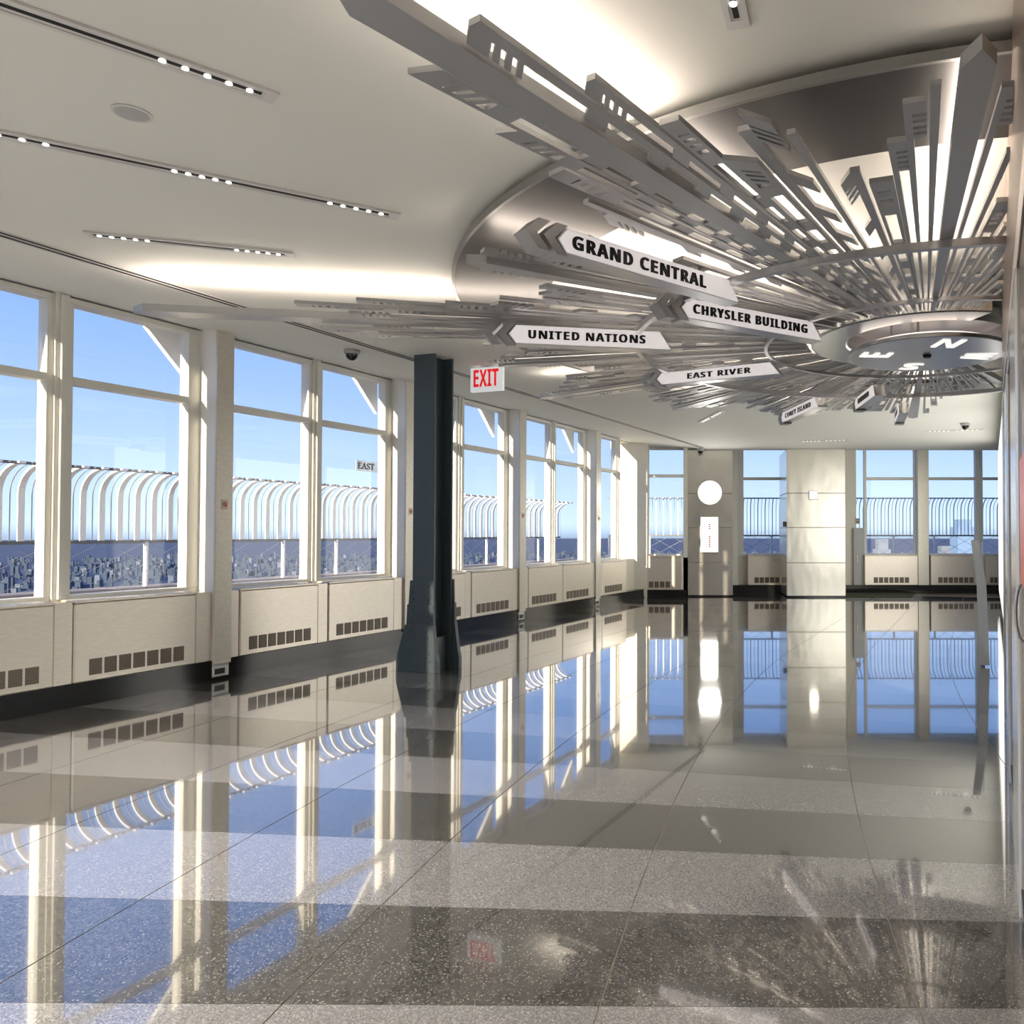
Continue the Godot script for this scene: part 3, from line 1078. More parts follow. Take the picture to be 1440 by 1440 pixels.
func starburst() -> void:
	var root := thing("ceiling_compass", "round art deco metal compass of radiating bars hung from the ceiling", "ceiling sculpture", Transform3D(Basis(), HUB))
	# backing ring and its rim
	var st := mb()
	arc(st, 3.25, 3.945, 1.858, 1.893, 7.5, 209.0, 96)
	part("backing_disc", st, M.disc_metal, root)
	st = mb()
	arc(st, 3.945, 3.965, 1.852, 1.897, 7.5, 209.0, 96)
	part("rim", st, M.rim_metal, root)
	for a in [29.0, 47.0, 62.0, 100.0, 125.0, 150.0, 175.0]:
		st = mb()
		cyl(st, P(a, 3.86, 1.893), P(a, 3.86, 1.95), 0.018, 12)
		part("hanger", st, M.rim_metal, root)
	# the two carrying rings
	st = mb()
	arc(st, 2.51, 2.55, 1.60, 1.645, 4.0, 224.0, 110)
	part("support_ring", st, M.ring_metal, root)
	st = mb()
	arc(st, 1.385, 1.415, 1.62, 1.648, -6.0, 245.0, 90)
	part("support_ring", st, M.ring_metal, root)
	# hub: soffit, cove, disc with letters
	st = mb()
	lathe(st, [Vector2(1.0, 1.95), Vector2(1.0, 1.663), Vector2(0.98, 1.655), Vector2(0.7, 1.668), Vector2(0.685, 1.68)], 72, -12.0, 248.0)
	var hub := part("hub", st, M.hub_metal, root)
	st = mb()
	lathe(st, [Vector2(0.685, 1.68), Vector2(0.73, 1.72), Vector2(0.74, 1.78), Vector2(0.66, 1.82), Vector2(0.0, 1.82)], 72, 0.0, 360.0)
	part("cove", st, M.ring_metal, hub)
	st = mb()
	arc(st, 0.50, 0.56, 1.60, 1.62, 0.0, 360.0, 48)
	var lamp := part("lamp_ring", st, M.strip_lamp, root)
	for i in 8:
		var a := i * 45.0 + 10.0
		area_light("cove_light", root, P(a, 0.53, 1.63), P(a + 90.0, 1, 0), Vector3.UP, Vector2(0.35, 0.05), 0.022, Color(1.0, 0.88, 0.78))
	st = mb()
	lathe(st, [Vector2(0.0, 1.585), Vector2(0.66, 1.585), Vector2(0.683, 1.575), Vector2(0.683, 1.548), Vector2(0.675, 1.545), Vector2(0.0, 1.545)], 72)
	var disc := part("hub_disc", st, M.hub_metal, root)
	st = mb()
	cyl(st, Vector3(0, 1.55, 0), Vector3(0, 1.525, 0), 0.045, 20, 0.03)
	part("lens_cap", st, M.camera_black, disc)
	for e in [["N", -6.0, 0.2], ["E", 86.0, 0.16], ["S", 178.0, 0.17], ["W", 268.0, 0.24]]:
		var u := P(e[1], 1, 0)
		var down := Vector3.DOWN
		share("letter", lettering(e[0], e[2], 0.26, 0.008), M.letter_glow, disc, Transform3D(Basis(u.cross(down), u, down), u * 0.45 + Vector3.UP * 1.542))
	for i in 3:
		var a := 30.0 + i * 70.0
		st = mb()
		cyl(st, P(a, 0.3, 1.58), P(a, 0.3, 1.83), 0.012, 10)
		part("hanger", st, M.ring_metal, root)
	# rays measured one by one in the near quarter
	var H := 1.65
	var r: Node3D
	r = ray(root, "main", 13.8, 1.66, 4.35, H)
	uplight(root, r, 13.8, 1.5, 3.92, H + 0.056, 1.1)
	r = ray(root, "bar", 15.75, 0.55, 4.15, H + 0.005)
	ray(root, "louver", 16.85, 1.3, 4.02, H + 0.02, 1.04, 0.0, -1.0)
	ray(root, "louver", 18.1, 1.25, 3.72, H + 0.02, 1.04, 0.0, -1.0)
	ray(root, "ladder", 19.75, 1.9, 3.38, H + 0.015)
	ray(root, "comb", 22.0, 1.9, 3.5, H + 0.02, 1.04, 0.12, 1.0)
	ray(root, "bar", 24.05, 0.55, 3.97, H + 0.01)
	ray(root, "comb", 25.9, 2.1, 4.06, H + 0.02, 1.04, 0.14, -1.0)
	ray(root, "ladder", 28.1, 1.85, 3.93, H + 0.0, 1.04, 0.1)
	r = ray(root, "ladder", 29.75, 1.25, 4.3, H + 0.01)
	r = ray(root, "comb", 31.2, 1.2, 4.68, H + 0.01, 1.04, 0.06, 1.0)
	r = ray(root, "comb", 32.7, 1.5, 5.13, H + 0.012, 1.04, 0.06, 1.0)
	r = ray(root, "main", 34.5, 1.75, 5.5, H)
	uplight(root, r, 34.5, 1.6, 5.3, H + 0.056, 2.4)
	ray(root, "ladder", 36.3, 1.4, 5.1, H + 0.01, 1.04, 0.06)
	ray(root, "ladder", 37.7, 1.3, 4.62, H + 0.02, 1.04, 0.05)
	ray(root, "ladder", 39.6, 1.6, 4.2, H + 0.03)
	ray(root, "bar", 41.2, 0.6, 3.9, H + 0.01)
	ray(root, "comb", 42.8, 1.7, 3.7, H + 0.03, 1.04, 0.1, 1.0)
	# right of north the rays shorten against the wall
	for e in [["louver", 11.8, 1.2, 4.2, -1.0], ["bar", 10.5, 0.5, 3.6, 1.0], ["ladder", 8.9, 1.6, 3.0, 1.0], ["bar", 7.2, 0.55, 2.9, 1.0], ["comb", 5.6, 1.6, 2.4, 1.0], ["bar", 3.6, 0.7, 2.2, 1.0], ["bar", 1.5, 0.7, 2.0, 1.0], ["ladder", -1.0, 1.8, 1.8, 1.0], ["bar", -4.0, 0.8, 1.6, 1.0]]:
		ray(root, e[0], e[1], e[2], e[3], H + 0.012, 1.04, 0.0, e[4])
	# the other sixteenths repeat the same rhythm
	var mains := [[36.3, 4.3], [58.8, 4.0], [81.3, 6.32], [103.8, 4.1], [126.3, 4.9], [148.8, 4.5], [171.3, 4.9], [193.8, 4.7], [216.3, 2.4]]
	var tpl := [["louver", 0.10, 1.2, -0.25, 1.0], ["ladder", 0.17, 1.35, -0.55, 1.0], ["bar", 0.245, 0.6, -0.75, 1.0], ["ladder", 0.325, 1.8, -0.95, 1.0], ["comb", 0.43, 1.9, -1.1, 1.0], ["bar", 0.51, 0.6, -0.7, 1.0], ["comb", 0.59, 1.9, -0.85, -1.0], ["ladder", 0.69, 1.8, -0.65, 1.0], ["bar", 0.765, 0.6, -0.75, 1.0], ["ladder", 0.835, 1.35, -0.35, 1.0], ["louver", 0.905, 1.2, -0.15, -1.0]]
	for k in mains.size():
		var a0: float = mains[k][0]
		var l0: float = mains[k][1]
		if k > 0:
			r = ray(root, "main", a0, 1.7, l0, H)
			if k < 8:
				uplight(root, r, a0, 1.5, 6.2 if k == 2 else (3.85 if k == 1 else l0 - 0.12), H + 0.056, [2.0, 1.6, 3.2, 1.6, 1.1, 1.3, 1.2, 1.1][k])
		if k == mains.size() - 1:
			break
		var l1: float = mains[k + 1][1]
		for e in tpl:
			var f: float = e[1]
			var a := a0 + 22.5 * f
			if a < 44.0:
				continue
			var base := lerpf(minf(l0, 5.0), minf(l1, 5.0), f)
			var len: float = maxf(base + e[3] + rng.randf_range(-0.18, 0.12), 2.2)
			ray(root, e[0], a, e[2], len, H + rng.randf_range(0.0, 0.035), 1.04, rng.randf_range(0.0, 0.1), e[4])
	# long low outriders beside the east ray
	ray(root, "ladder", 77.8, 1.0, 5.1, H + 0.03, 3.0)
	ray(root, "ladder", 75.8, 1.0, 4.65, H + 0.035, 3.0)
	ray(root, "ladder", 83.4, 1.1, 5.05, H - 0.03, 3.0)
	ray(root, "ladder", 85.2, 1.1, 4.8, H - 0.03, 3.0)


func signs() -> void:
	for e in [["GRAND CENTRAL", 46.4, 2.45, 3.8, 1.50, 1.635, "long hanging sign reading GRAND CENTRAL, largest and nearest of the compass signs", 0.083],
			["UNITED NATIONS", 79.2, 2.26, 3.5, 1.48, 1.63, "hanging sign reading UNITED NATIONS above the red exit sign", 0.075],
			["CHRYSLER BUILDING", 57.2, 1.27, 2.5, 1.49, 1.635, "hanging sign reading CHRYSLER BUILDING beside the round hub", 0.075],
			["EAST RIVER", 116.0, 1.33, 2.6, 1.49, 1.615, "hanging sign reading EAST RIVER below the hub's left side", 0.062],
			["CONEY ISLAND", 168.5, 2.55, 3.9, 1.49, 1.63, "small foreshortened hanging sign reading CONEY ISLAND beyond the hub", 0.07],
			["", 179.3, 1.65, 2.6, 1.48, 1.62, "foreshortened hanging sign directly beyond the hub disc", 0.07],
			["", 191.0, 3.0, 3.9, 1.49, 1.63, "farthest foreshortened hanging sign right of the two others beyond the hub", 0.07]]:
		var a: float = e[1]
		var u := P(a, 1, 0)
		var xf := Transform3D(Basis(-u, Vector3.UP, (-u).cross(Vector3.UP)), HUB)
		var o := thing("hanging_sign", e[6], "sign", xf, "lit direction signs hung under the compass")
		var ri: float = e[2]
		var ro: float = e[3]
		var h0: float = e[4]
		var h1: float = e[5]
		var hm := (h0 + h1) * 0.5
		var T := 0.06     # half thickness
		var st := mb()
		prism(st, PackedVector2Array([Vector2(-ro - 0.06, hm), Vector2(-ro, h0), Vector2(-ri, h0), Vector2(-ri - 0.1, h1), Vector2(-ro, h1)]), Vector3(0, 0, -T), Vector3.RIGHT, Vector3.UP, Vector3(0, 0, 2 * T))
		part("body", st, M.ring_metal, o)
		st = mb()
		prism(st, PackedVector2Array([Vector2(-ro - 0.045, hm), Vector2(-ro + 0.005, h0 + 0.006), Vector2(-ri - 0.012, h0 + 0.006), Vector2(-ri - 0.105, h1 - 0.006), Vector2(-ro + 0.005, h1 - 0.006)]), Vector3(0, 0, T), Vector3.RIGHT, Vector3.UP, Vector3(0, 0, 0.008))
		var face := part("lit_sign_face", st, M.sign_lamp, o)
		var tw: float = (ro - ri) * {"EAST RIVER": 0.53, "CHRYSLER BUILDING": 0.84}.get(e[0], 0.74)
		if e[0] == "":     # the photograph shows only dark unreadable strokes here
			st = mb()
			var bx := -ro + 0.12
			while bx < -ri - 0.25:
				box(st, bx, bx + 0.028, hm - 0.03, hm + 0.03, T + 0.008, T + 0.012)
				bx += 0.045
			part("lettering", st, M.letter_black, face)
		else:
			share("lettering", lettering(e[0], tw, e[7] * 0.9, 0.006, false, 0.0035), M.letter_black, face, Transform3D(Basis(), Vector3(-(ri + ro) * 0.5 + {"EAST RIVER": 0.0, "GRAND CENTRAL": -0.14}.get(e[0], -0.06), hm, T + 0.011)))
		for c in 2:
			var x := -ro - 0.04 - 0.11 * c
			var hh := (h1 - h0) * (0.62 - 0.02 * c)
			st = mb()
			prism(st, PackedVector2Array([Vector2(x - 0.10, hm), Vector2(x - 0.02, hm - hh), Vector2(x + 0.05, hm - hh), Vector2(x - 0.03, hm), Vector2(x + 0.05, hm + hh), Vector2(x - 0.02, hm + hh)]), Vector3(0, 0, -T), Vector3.RIGHT, Vector3.UP, Vector3(0, 0, 2 * T))
			part("chevron", st, M.ray_metal, o)
		for x in [-ri - 0.3, -ro + 0.2]:
			st = mb()
			cyl(st, Vector3(x, h1 - 0.002, 0), Vector3(x, h1 + 0.03, 0), 0.012, 10)
			part("hanger", st, M.ring_metal, o)
		area_light("sign_light", o, Vector3(-(ri + ro) * 0.5, hm, T + 0.03), Vector3.RIGHT, Vector3.BACK, Vector2(ro - ri, h1 - h0), 0.03, Color(1.0, 0.93, 0.9))


# ---------------------------------------------------------------- fittings on the ceiling
func slot_light(p: Vector2, q: Vector2, leds: Array, label: String, w := 0.055, energy := 5.0, cone := 55.0) -> void:
	# p, q: (x, depth) of the ends at ceiling height; leds: fractions along
	var a := Vector3(p.x, 3.45, -p.y)
	var b := Vector3(q.x, 3.45, -q.y)
	var d := (b - a).normalized()
	var L := a.distance_to(b)
	var o := thing("slot_light", label, "ceiling light", Transform3D(Basis(d, Vector3.UP, d.cross(Vector3.UP)), a), "slot lights with LED clusters in the ceiling")
	var st := mb()
	for e in [[0.0, L, -w, -w + 0.022], [0.0, L, w - 0.022, w], [0.0, 0.03, -w + 0.022, w - 0.022], [L - 0.05, L, -w + 0.022, w - 0.022]]:
		box(st, e[0], e[1], -0.012, -0.001, e[2], e[3])
	part("frame", st, M.fitting_white, o)
	st = mb()
	box(st, 0.03, L - 0.05, -0.006, -0.001, -w + 0.022, w - 0.022)
	part("trough", st, M.fitting_white, o)
	st = mb()
	box(st, 0.04, L - 0.06, -0.0085, -0.006, -0.011, 0.011)
	part("dark_slot", st, M.dark_slot, o)
	st = mb()
	cyl(st, Vector3(0, -0.0085, 0), Vector3(0, -0.014, 0), 0.014, 12)
	var led := done(st)
	for f in leds:
		share("led", led, M.led_lamp, o, Transform3D(Basis(), Vector3(L * f, 0, 0)))
	for f in leds.slice(0, leds.size(), 5):
		var l := SpotLight3D.new()
		l.name = "led_light"
		l.position = Vector3(minf(L * f + 0.12, L), -0.03, 0)
		l.basis = Basis(Vector3.RIGHT, -PI / 2)
		l.spot_angle = cone
		l.spot_range = 20.0
		l.spot_attenuation = 2.0
		l.light_energy = energy
		l.light_size = 0.05
		l.light_color = Color(1.0, 0.985, 0.955)
		l.shadow_enabled = true
		o.add_child(l, true)


func ceiling_fittings() -> void:
	var five := func(a: float, b: float) -> Array:
		var out := []
		for i in 5:
			out.append(lerpf(a, b, i / 4.0))
		return out
	slot_light(Vector2(-3.0, 2.47), Vector2(-1.88, 3.52), five.call(0.16, 0.36) + five.call(0.72, 0.93), "ceiling slot light nearest the viewer, five lit dots at its end")
	slot_light(Vector2(-3.75, 3.61), Vector2(-1.83, 4.85), five.call(0.1, 0.26) + five.call(0.495, 0.605) + five.call(0.83, 0.955), "longest ceiling slot light, with three clusters of lit dots")
	slot_light(Vector2(-3.97, 5.13), Vector2(-2.82, 5.53), five.call(0.06, 0.28) + five.call(0.71, 0.92), "short ceiling slot light nearest the windows, with two clusters of lit dots", 0.05)
	slot_light(Vector2(0.02, 2.3), Vector2(0.165, 3.02), five.call(0.35, 0.8), "slot light at the top edge beyond the compass rim, seen end on", 0.045)
	slot_light(Vector2(0.08, 13.96), Vector2(0.42, 12.7), five.call(0.08, 0.4) + five.call(0.55, 0.9), "thin far slot light between the East River sign and the corner column", 0.05, 0.02, 80.0)
	slot_light(Vector2(2.2, 16.9), Vector2(3.2, 16.6), five.call(0.08, 0.4) + five.call(0.55, 0.9), "farthest slot light, edge-on over the clad columns", 0.05, 0.02, 80.0)
	slot_light(Vector2(4.4, 15.2), Vector2(5.4, 14.9), five.call(0.08, 0.4) + five.call(0.55, 0.9), "added far slot light edge-on above the far right windows", 0.05, 0.02, 80.0)  # added for the far end, kept very dim
	# unseen slot lights behind the viewer, set strong to light the hall
	for e in [[Vector2(-5.5, 0.8), Vector2(-3.6, 2.0), "second nearest to"], [Vector2(-3.0, -1.5), Vector2(-1.2, -0.4), "farthest from"], [Vector2(-6.3, -2.0), Vector2(-4.6, -0.8), "nearest to"]]:
		slot_light(e[0], e[1], five.call(0.1, 0.26) + five.call(0.45, 0.6) + five.call(0.83, 0.955), "unseen ceiling slot light behind the viewer, %s the windows, lighting the hall" % e[2], 0.055, 12.0, 75.0)
	# round loudspeaker grille
	var o := thing("ceiling_speaker", "round white speaker grille in the ceiling between two slot lights", "speaker", Transform3D(Basis(), Vector3(-2.62, 3.45, -3.65)))
	var st := mb()
	lathe(st, [Vector2(0.08, -0.001), Vector2(0.082, -0.006), Vector2(0.072, -0.009), Vector2(0.068, -0.006)], 40)
	part("bezel", st, M.fitting_white, o)
	st = mb()
	lathe(st, [Vector2(0.068, -0.006), Vector2(0.0, -0.007)], 40)
	part("grille", st, M.fitting_grey, o)
	# linear air diffuser at the crease
	var d := thing("air_diffuser", "twin black linear air slots in the ceiling parallel to the left windows", "air vent", W(0, 1.62, 3.45))
	for n in 2:
		st = mb()
		box(st, -6, 19.9, -0.006, -0.001, -0.05 + n * 0.06, -0.012 + n * 0.06)
		part("slot", st, M.dark_slot, d)
	st = mb()
	for z in [-0.06, -0.008, 0.05]:
		box(st, -6, 19.9, -0.009, -0.001, z, z + 0.009)
	part("flange", st, M.fitting_white, d)
	# dome cameras
	for e in [[wp(9.57, 1.18), 3.49, "dome camera under the sloping ceiling strip near the riveted column"], [Vector3(4.79, 0, -14.1), 3.45, "dome camera under the far ceiling right of the compass"], [Vector3(0.1, 0, -18.4), 3.45, "tiny dome camera above the narrower clad column"]]:
		var p: Vector3 = e[0]
		var c := thing("dome_camera", e[2], "camera", Transform3D(Basis(), Vector3(p.x, e[1], p.z)), "ceiling dome cameras")
		st = mb()
		lathe(st, [Vector2(0.0, 0.0), Vector2(0.075, -0.0), Vector2(0.085, -0.02), Vector2(0.08, -0.045), Vector2(0.062, -0.05)], 28)
		part("collar", st, M.fitting_grey, c)
		st = mb()
		lathe(st, [Vector2(0.064, -0.048), Vector2(0.06, -0.075), Vector2(0.045, -0.1), Vector2(0.02, -0.115), Vector2(0.0, -0.118)], 28)
		part("dome", st, M.camera_black, c)
	# exit sign
	var x := thing("exit_sign", "white exit sign with red EXIT letters hung near the dark riveted column", "sign", Transform3D(Basis(WN, Vector3.UP, -WD), wp(10.62, 2.19, 3.29)))
	# local x runs into the room, local z faces back along the wall
	st = mb()
	cbox(st, -0.22, 0.22, -0.14, 0.14, -0.025, 0.025, 0.006)
	part("housing", st, M.exit_face, x)
	share("lettering", lettering("EXIT", 0.34, 0.2, 0.006), M.exit_lamp, x, Transform3D(Basis(), Vector3(0.0, 0.015, 0.028)))
	st = mb()
	cyl(st, Vector3(0, 0.14, 0), Vector3(0, 0.16, 0), 0.012, 10)
	cbox(st, -0.08, 0.08, 0.155, 0.168, -0.03, 0.03, 0.004)
	part("canopy", st, M.fitting_grey, x)


# ---------------------------------------------------------------- riveted iron column
func riveted_column() -> void:
	var o := thing("riveted_column", "dark blue-grey riveted iron column with stepped flared base standing free near the windows", "column", W(10.03, 1.9), "", "structure")
	var w := 0.14
	var d := 0.165
	var st := mb()
	cbox_y(st, -d, -d + 0.03, -w, w, 0.0, 3.46)
	part("flange", st, M.iron_paint, o)
	st = mb()
	cbox_y(st, d - 0.03, d, -w, w, 0.0, 3.46)
	part("flange", st, M.iron_paint, o)
	st = mb()
	box(st, -d + 0.03, d - 0.03, -0.0, 3.46, -0.015, 0.015)
	part("web", st, M.iron_paint, o)
	# stepped gusset plates on both flanges
	var rivet := mb()
	lathe(rivet, [Vector2(0.0, 0.014), Vector2(0.009, 0.011), Vector2(0.015, 0.003), Vector2(0.016, 0.0)], 10)
	var rm := done(rivet)
	for s in [-1.0, 1.0]:
		var x0: float = d * s
		st = mb()
		prism(st, PackedVector2Array([Vector2(-w - 0.012, 0.98), Vector2(w + 0.012, 0.98), Vector2(w + 0.02, 0.72), Vector2(-w - 0.03, 0.72)]), Vector3(x0, 0, 0), Vector3.BACK, Vector3.UP, Vector3(0.02 * s, 0, 0))
		part("upper_plate", st, M.iron_paint, o)
		st = mb()
		prism(st, PackedVector2Array([Vector2(-w - 0.035, 0.72), Vector2(w + 0.025, 0.72), Vector2(w + 0.03, 0.5), Vector2(-w - 0.045, 0.5)]), Vector3(x0, 0, 0), Vector3.BACK, Vector3.UP, Vector3(0.036 * s, 0, 0))
		part("middle_plate", st, M.iron_paint, o)
		st = mb()
		prism(st, PackedVector2Array([Vector2(-w - 0.05, 0.5), Vector2(w + 0.03, 0.5), Vector2(w + 0.07, 0.2), Vector2(w + 0.09, 0.12), Vector2(w + 0.09, 0.0), Vector2(-w - 0.17, 0.0), Vector2(-w - 0.17, 0.12), Vector2(-w - 0.14, 0.22)]), Vector3(x0, 0, 0), Vector3.BACK, Vector3.UP, Vector3(0.05 * s, 0, 0))
		part("base_gusset", st, M.iron_paint, o)
		for e in [[0.93, 0.02], [0.86, 0.02], [0.78, 0.02], [0.67, 0.036], [0.6, 0.036], [0.54, 0.036], [0.45, 0.05], [0.37, 0.05], [0.29, 0.05], [0.2, 0.05], [0.12, 0.05]]:
			var sp := w - 0.03 + (0.5 - minf(e[0], 0.5)) * 0.12
			for z in [-sp, sp * 0.85]:
				share("rivet", rm, M.iron_paint, o, Transform3D(Basis(Vector3(0, 0, s), Vector3(s, 0, 0), Vector3(0, 1, 0)), Vector3(x0 + e[1] * s, e[0], z)))
	st = mb()
	for s in [-1.0, 1.0]:
		prism(st, PackedVector2Array([Vector2(-d, 0.0), Vector2(d, 0.0), Vector2(d, 0.35), Vector2(-d, 0.35)]), Vector3(0, 0, 0.02 * s), Vector3.RIGHT, Vector3.UP, Vector3(0, 0, 0.07 * s))
	part("web_plate", st, M.iron_paint, o)


func cbox_y(st: SurfaceTool, x0: float, x1: float, z0: float, z1: float, y0: float, y1: float, c := 0.006) -> void:
	prism(st, PackedVector2Array([Vector2(x0 + c, z0), Vector2(x1 - c, z0), Vector2(x1, z0 + c), Vector2(x1, z1 - c), Vector2(x1 - c, z1), Vector2(x0 + c, z1), Vector2(x0, z1 - c), Vector2(x0, z0 + c)]), Vector3.UP * y0, Vector3.RIGHT, Vector3.BACK, Vector3.UP * (y1 - y0))


# ---------------------------------------------------------------- terrace with its curved safety fence
func fence(xf: Transform3D, x0: float, x1: float, top: float, rail: float, label: String, step := 0.228, half := 0.034) -> void:
	# local z points at the building; bars curl that way at the top
	var o := thing("safety_fence", label, "fence", xf)
	var pts := []
	pts.append(Vector3(0, rail, 0))
	for i in 9:
		var t := PI * 0.5 * i / 8.0
		pts.append(Vector3(0, top - 0.34 + 0.34 * sin(t), 0.42 * (1.0 - cos(t))))
	var st := mb()
	for i in pts.size() - 1:
		var a: Vector3 = pts[i]
		var b: Vector3 = pts[i + 1]
		var da: Vector3 = (pts[i] - pts[maxi(i - 1, 0)]).normalized() if i > 0 else Vector3.UP
		var db: Vector3 = (b - a).normalized()
		var na := Vector3(0, -da.z, da.y) * 0.012
		var nb := Vector3(0, -db.z, db.y) * 0.012
		var h := Vector3(half, 0, 0)
		hexa(st, [a - h - na, a + h - na, a + h + na, a - h + na, b - h - nb, b + h - nb, b + h + nb, b - h + nb])
	var bar := done(st)
	st = mb()
	tube(st, pts, 0.007, 6)
	var rod := done(st)
	var n := int((x1 - x0) / step)
	for i in n:
		var x := x0 + (i + 0.5) * step
		share("fence_bar", bar, M.steel_bar, o, Transform3D(Basis(), Vector3(x, 0, 0)))
		share("fence_rod", rod, M.wire, o, Transform3D(Basis(), Vector3(x + step * 0.5, 0, 0)))
	st = mb()
	box(st, x0, x1, top - 0.02, top + 0.012, 0.33, 0.37)
	part("top_rail", st, M.steel_rail, o)
	st = mb()
	box(st, x0, x1, rail - 0.02, rail + 0.02, -0.02, 0.02)
	part("middle_rail", st, M.steel_rail, o)
	st = mb()
	cyl(st, Vector3(0, 0.0, 0), Vector3(0, rail, 0), 0.03, 8)
	var post := done(st)
	var np := int((x1 - x0) / 1.12)
	for i in np + 1:
		share("fence_post", post, M.steel_bar, o, Transform3D(Basis(), Vector3(x0 + i * 1.12, 0, 0)))
	st = mb()
	for i in np:
		var xa := x0 + i * 1.12
		for q in [[Vector2(0, 0), Vector2(1, 1)], [Vector2(0, 1), Vector2(1, 0)], [Vector2(0, 0.5), Vector2(0.5, 1)], [Vector2(0.5, 0), Vector2(1, 0.5)], [Vector2(0, 0.5), Vector2(0.5, 0)], [Vector2(0.5, 1), Vector2(1, 0.5)]]:
			var A := Vector3(xa + q[0].x * 1.12, lerpf(0.8, rail, q[0].y), 0)
			var B2 := Vector3(xa + q[1].x * 1.12, lerpf(0.8, rail, q[1].y), 0)
			tube(st, [A, B2], 0.004, 4)
	part("wire_mesh", st, M.wire, o).set_meta("kind", "stuff")


func terrace() -> void:
	var FN := -3.0
	var st := slab([v2(wp(-7, -0.1)), v2(wp(23.5, -0.1)), v2(wp(23.5, FN - 0.5)), v2(wp(-7, FN - 0.5))], -0.35, -0.1)
	solo("terrace_floor", st, M.terrace_tile, "outside terrace paving beyond the left windows", "floor", "", "structure")
	st = slab([Vector2(-4.2, -20.4), Vector2(11, -20.4), Vector2(11, -22.6), Vector2(-4.2, -22.6)], -0.36, -0.11)
	solo("terrace_floor", st, M.terrace_tile, "outside terrace paving beyond the far windows", "floor", "", "structure")
	# parapets
	var o := thing("parapet_wall", "brown stone parapet under the fence beyond the left windows", "parapet", W(0, FN), "", "structure")
	var s := -7.0
	while s < 21.8:
		st = mb()
		cbox(st, s + 0.004, s + 1.4, -0.1, 0.70, -0.28, 0.14, 0.012)
		part("stone_block", st, M.stone, o)
		st = mb()
		cbox(st, s + 0.004, s + 1.4, 0.70, 0.78, -0.32, 0.18, 0.015)
		part("coping_stone", st, M.stone, o)
		s += 1.404
	o = thing("parapet_wall", "brown stone parapet under the fence beyond the far windows", "parapet", Transform3D(Basis(), Vector3(0, 0, -21.9)), "", "structure")
	var x := -2.0
	while x < 10.0:
		st = mb()
		cbox(st, x + 0.004, x + 1.4, -0.1, 0.62, -0.28, 0.14, 0.012)
		part("stone_block", st, M.stone, o)
		st = mb()
		cbox(st, x + 0.004, x + 1.4, 0.62, 0.70, -0.32, 0.18, 0.015)
		part("coping_stone", st, M.stone, o)
		x += 1.404
	fence(W(0, FN), -2.0, 21.5, 2.3, 1.38, "long sunlit safety fence of curved white bars beyond the left windows")
	fence(Transform3D(Basis(), Vector3(0, 0, -21.9)), -2.4, 10.2, 2.44, 1.42, "shaded safety fence of curved bars beyond the far windows", 0.2, 0.012)
	# coin viewer on the terrace
	var vp := wp(15.3, -2.2)
	o = thing("coin_viewer", "dark coin-operated binocular viewer on the terrace beyond the left windows", "viewer", Transform3D(Basis(Vector3.UP, 1.3), Vector3(vp.x, -0.1, vp.z)))
	st = mb()
	lathe(st, [Vector2(0.0, 1.05), Vector2(0.05, 1.05), Vector2(0.05, 0.12), Vector2(0.16, 0.05), Vector2(0.17, 0.0)], 20)
	part("pedestal", st, M.viewer_metal, o)
	st = mb()
	lathe(st, [Vector2(0.0, 1.52), Vector2(0.08, 1.5), Vector2(0.13, 1.4), Vector2(0.14, 1.25), Vector2(0.1, 1.1), Vector2(0.05, 1.04)], 20)
	part("head", st, M.viewer_metal, o)
	st = mb()
	for z in [-0.05, 0.05]:
		cyl(st, Vector3(0.05, 1.36, z), Vector3(0.22, 1.38, z), 0.035, 14)
		cyl(st, Vector3(-0.2, 1.34, z), Vector3(-0.05, 1.36, z), 0.025, 14)
	part("eyepiece", st, M.viewer_metal, o)


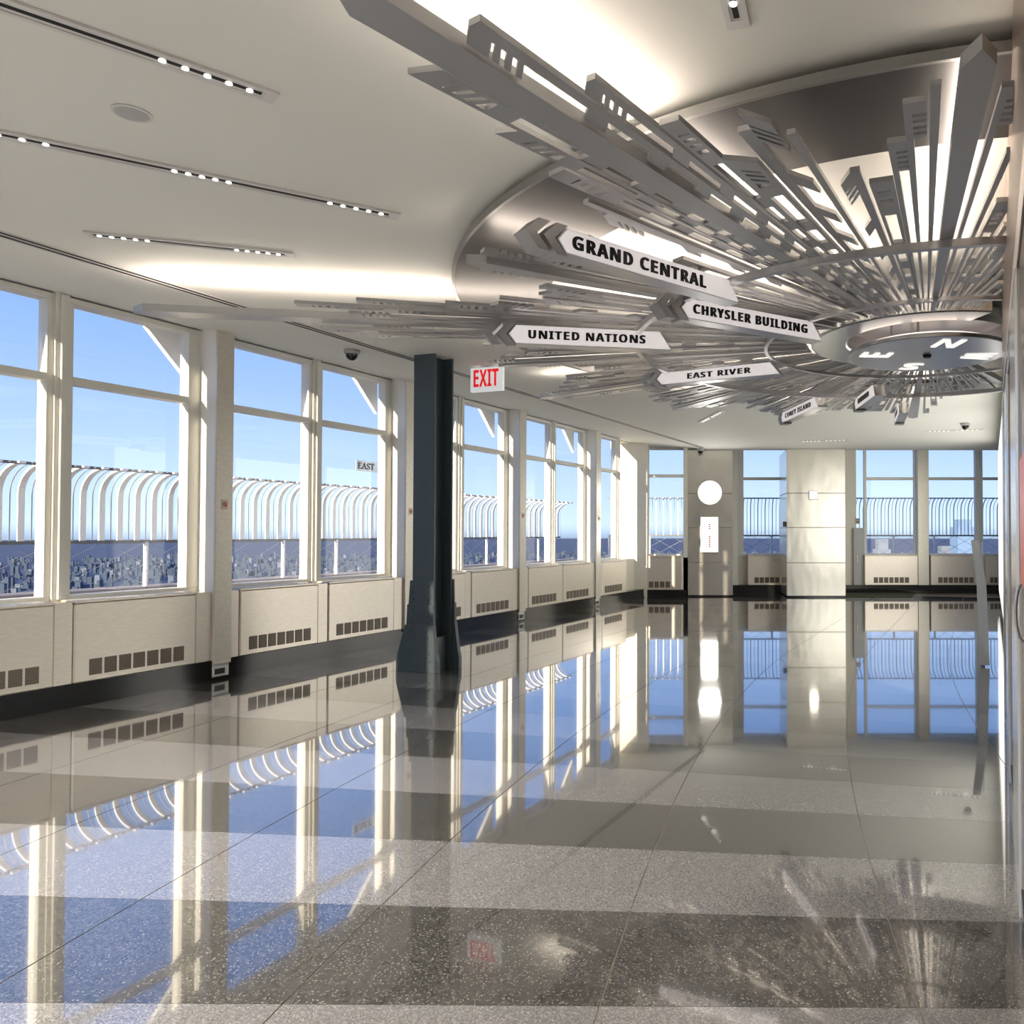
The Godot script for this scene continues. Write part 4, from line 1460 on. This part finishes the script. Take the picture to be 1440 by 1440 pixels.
# ---------------------------------------------------------------- the city far below
func city_below() -> void:
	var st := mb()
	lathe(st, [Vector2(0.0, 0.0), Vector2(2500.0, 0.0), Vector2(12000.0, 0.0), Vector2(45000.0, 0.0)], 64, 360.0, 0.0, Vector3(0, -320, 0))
	solo("ground_city", st, M.city_haze_ground, "city plain far below coloured haze blue, reaching to the horizon", "ground", "", "structure")
	# the mass of blocks nobody could count, haze tint in their colour
	var bm := BoxMesh.new()
	bm.size = Vector3.ONE
	for e in [["city_haze_block", 6500], ["city_haze_pale", 900]]:
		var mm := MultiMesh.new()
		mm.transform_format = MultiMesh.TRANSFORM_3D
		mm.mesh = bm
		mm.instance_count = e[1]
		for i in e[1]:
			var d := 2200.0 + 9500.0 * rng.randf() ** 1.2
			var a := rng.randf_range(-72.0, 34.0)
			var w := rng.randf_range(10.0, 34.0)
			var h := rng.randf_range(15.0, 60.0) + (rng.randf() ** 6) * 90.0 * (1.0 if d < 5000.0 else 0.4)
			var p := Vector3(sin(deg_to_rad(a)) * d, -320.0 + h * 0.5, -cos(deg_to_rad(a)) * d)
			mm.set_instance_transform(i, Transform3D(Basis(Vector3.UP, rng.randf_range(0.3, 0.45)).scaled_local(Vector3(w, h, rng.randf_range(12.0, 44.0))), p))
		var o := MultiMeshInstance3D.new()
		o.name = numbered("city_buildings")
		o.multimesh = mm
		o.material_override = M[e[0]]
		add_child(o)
		tag(o, ("countless low city buildings far below, coloured haze blue" if e[0] == "city_haze_block" else "scattered pale city buildings far below"), "buildings", "", "stuff")
	# towers that stand out beyond the far right windows, coloured with haze: (pixel bearing as slope, distance, width, top height)
	var k := 0
	for e in [[0.2335, 1500.0, 26.0, -12.0, "city_haze_pale", "pale slab tower beyond the far window right of the grey panel, tallest there"], [0.226, 1900.0, 40.0, -75.0, "city_haze_blue", "low blue tower left of the pale slab tower"], [0.254, 1700.0, 44.0, -60.0, "city_haze_pale", "broad pale block right of the pale slab tower"], [0.335, 2300.0, 52.0, 38.0, "city_haze_blue", "tall square blue tower beyond the far window next to the glass corner"], [0.312, 1800.0, 30.0, -30.0, "city_haze_pale", "thin pale tower left of the tall square blue tower"], [0.348, 2000.0, 40.0, -70.0, "city_haze_pale", "low pale block right of the tall square blue tower"], [0.30, 1500.0, 40.0, -80.0, "city_haze_blue", "squat blue block at the left of the window with the tall square tower"], [0.09, 2600.0, 60.0, -90.0, "city_haze_pale", "pale block beyond the window between the clad columns"], [0.06, 2200.0, 44.0, -95.0, "city_haze_blue", "blue block beyond the window between the clad columns"]]:
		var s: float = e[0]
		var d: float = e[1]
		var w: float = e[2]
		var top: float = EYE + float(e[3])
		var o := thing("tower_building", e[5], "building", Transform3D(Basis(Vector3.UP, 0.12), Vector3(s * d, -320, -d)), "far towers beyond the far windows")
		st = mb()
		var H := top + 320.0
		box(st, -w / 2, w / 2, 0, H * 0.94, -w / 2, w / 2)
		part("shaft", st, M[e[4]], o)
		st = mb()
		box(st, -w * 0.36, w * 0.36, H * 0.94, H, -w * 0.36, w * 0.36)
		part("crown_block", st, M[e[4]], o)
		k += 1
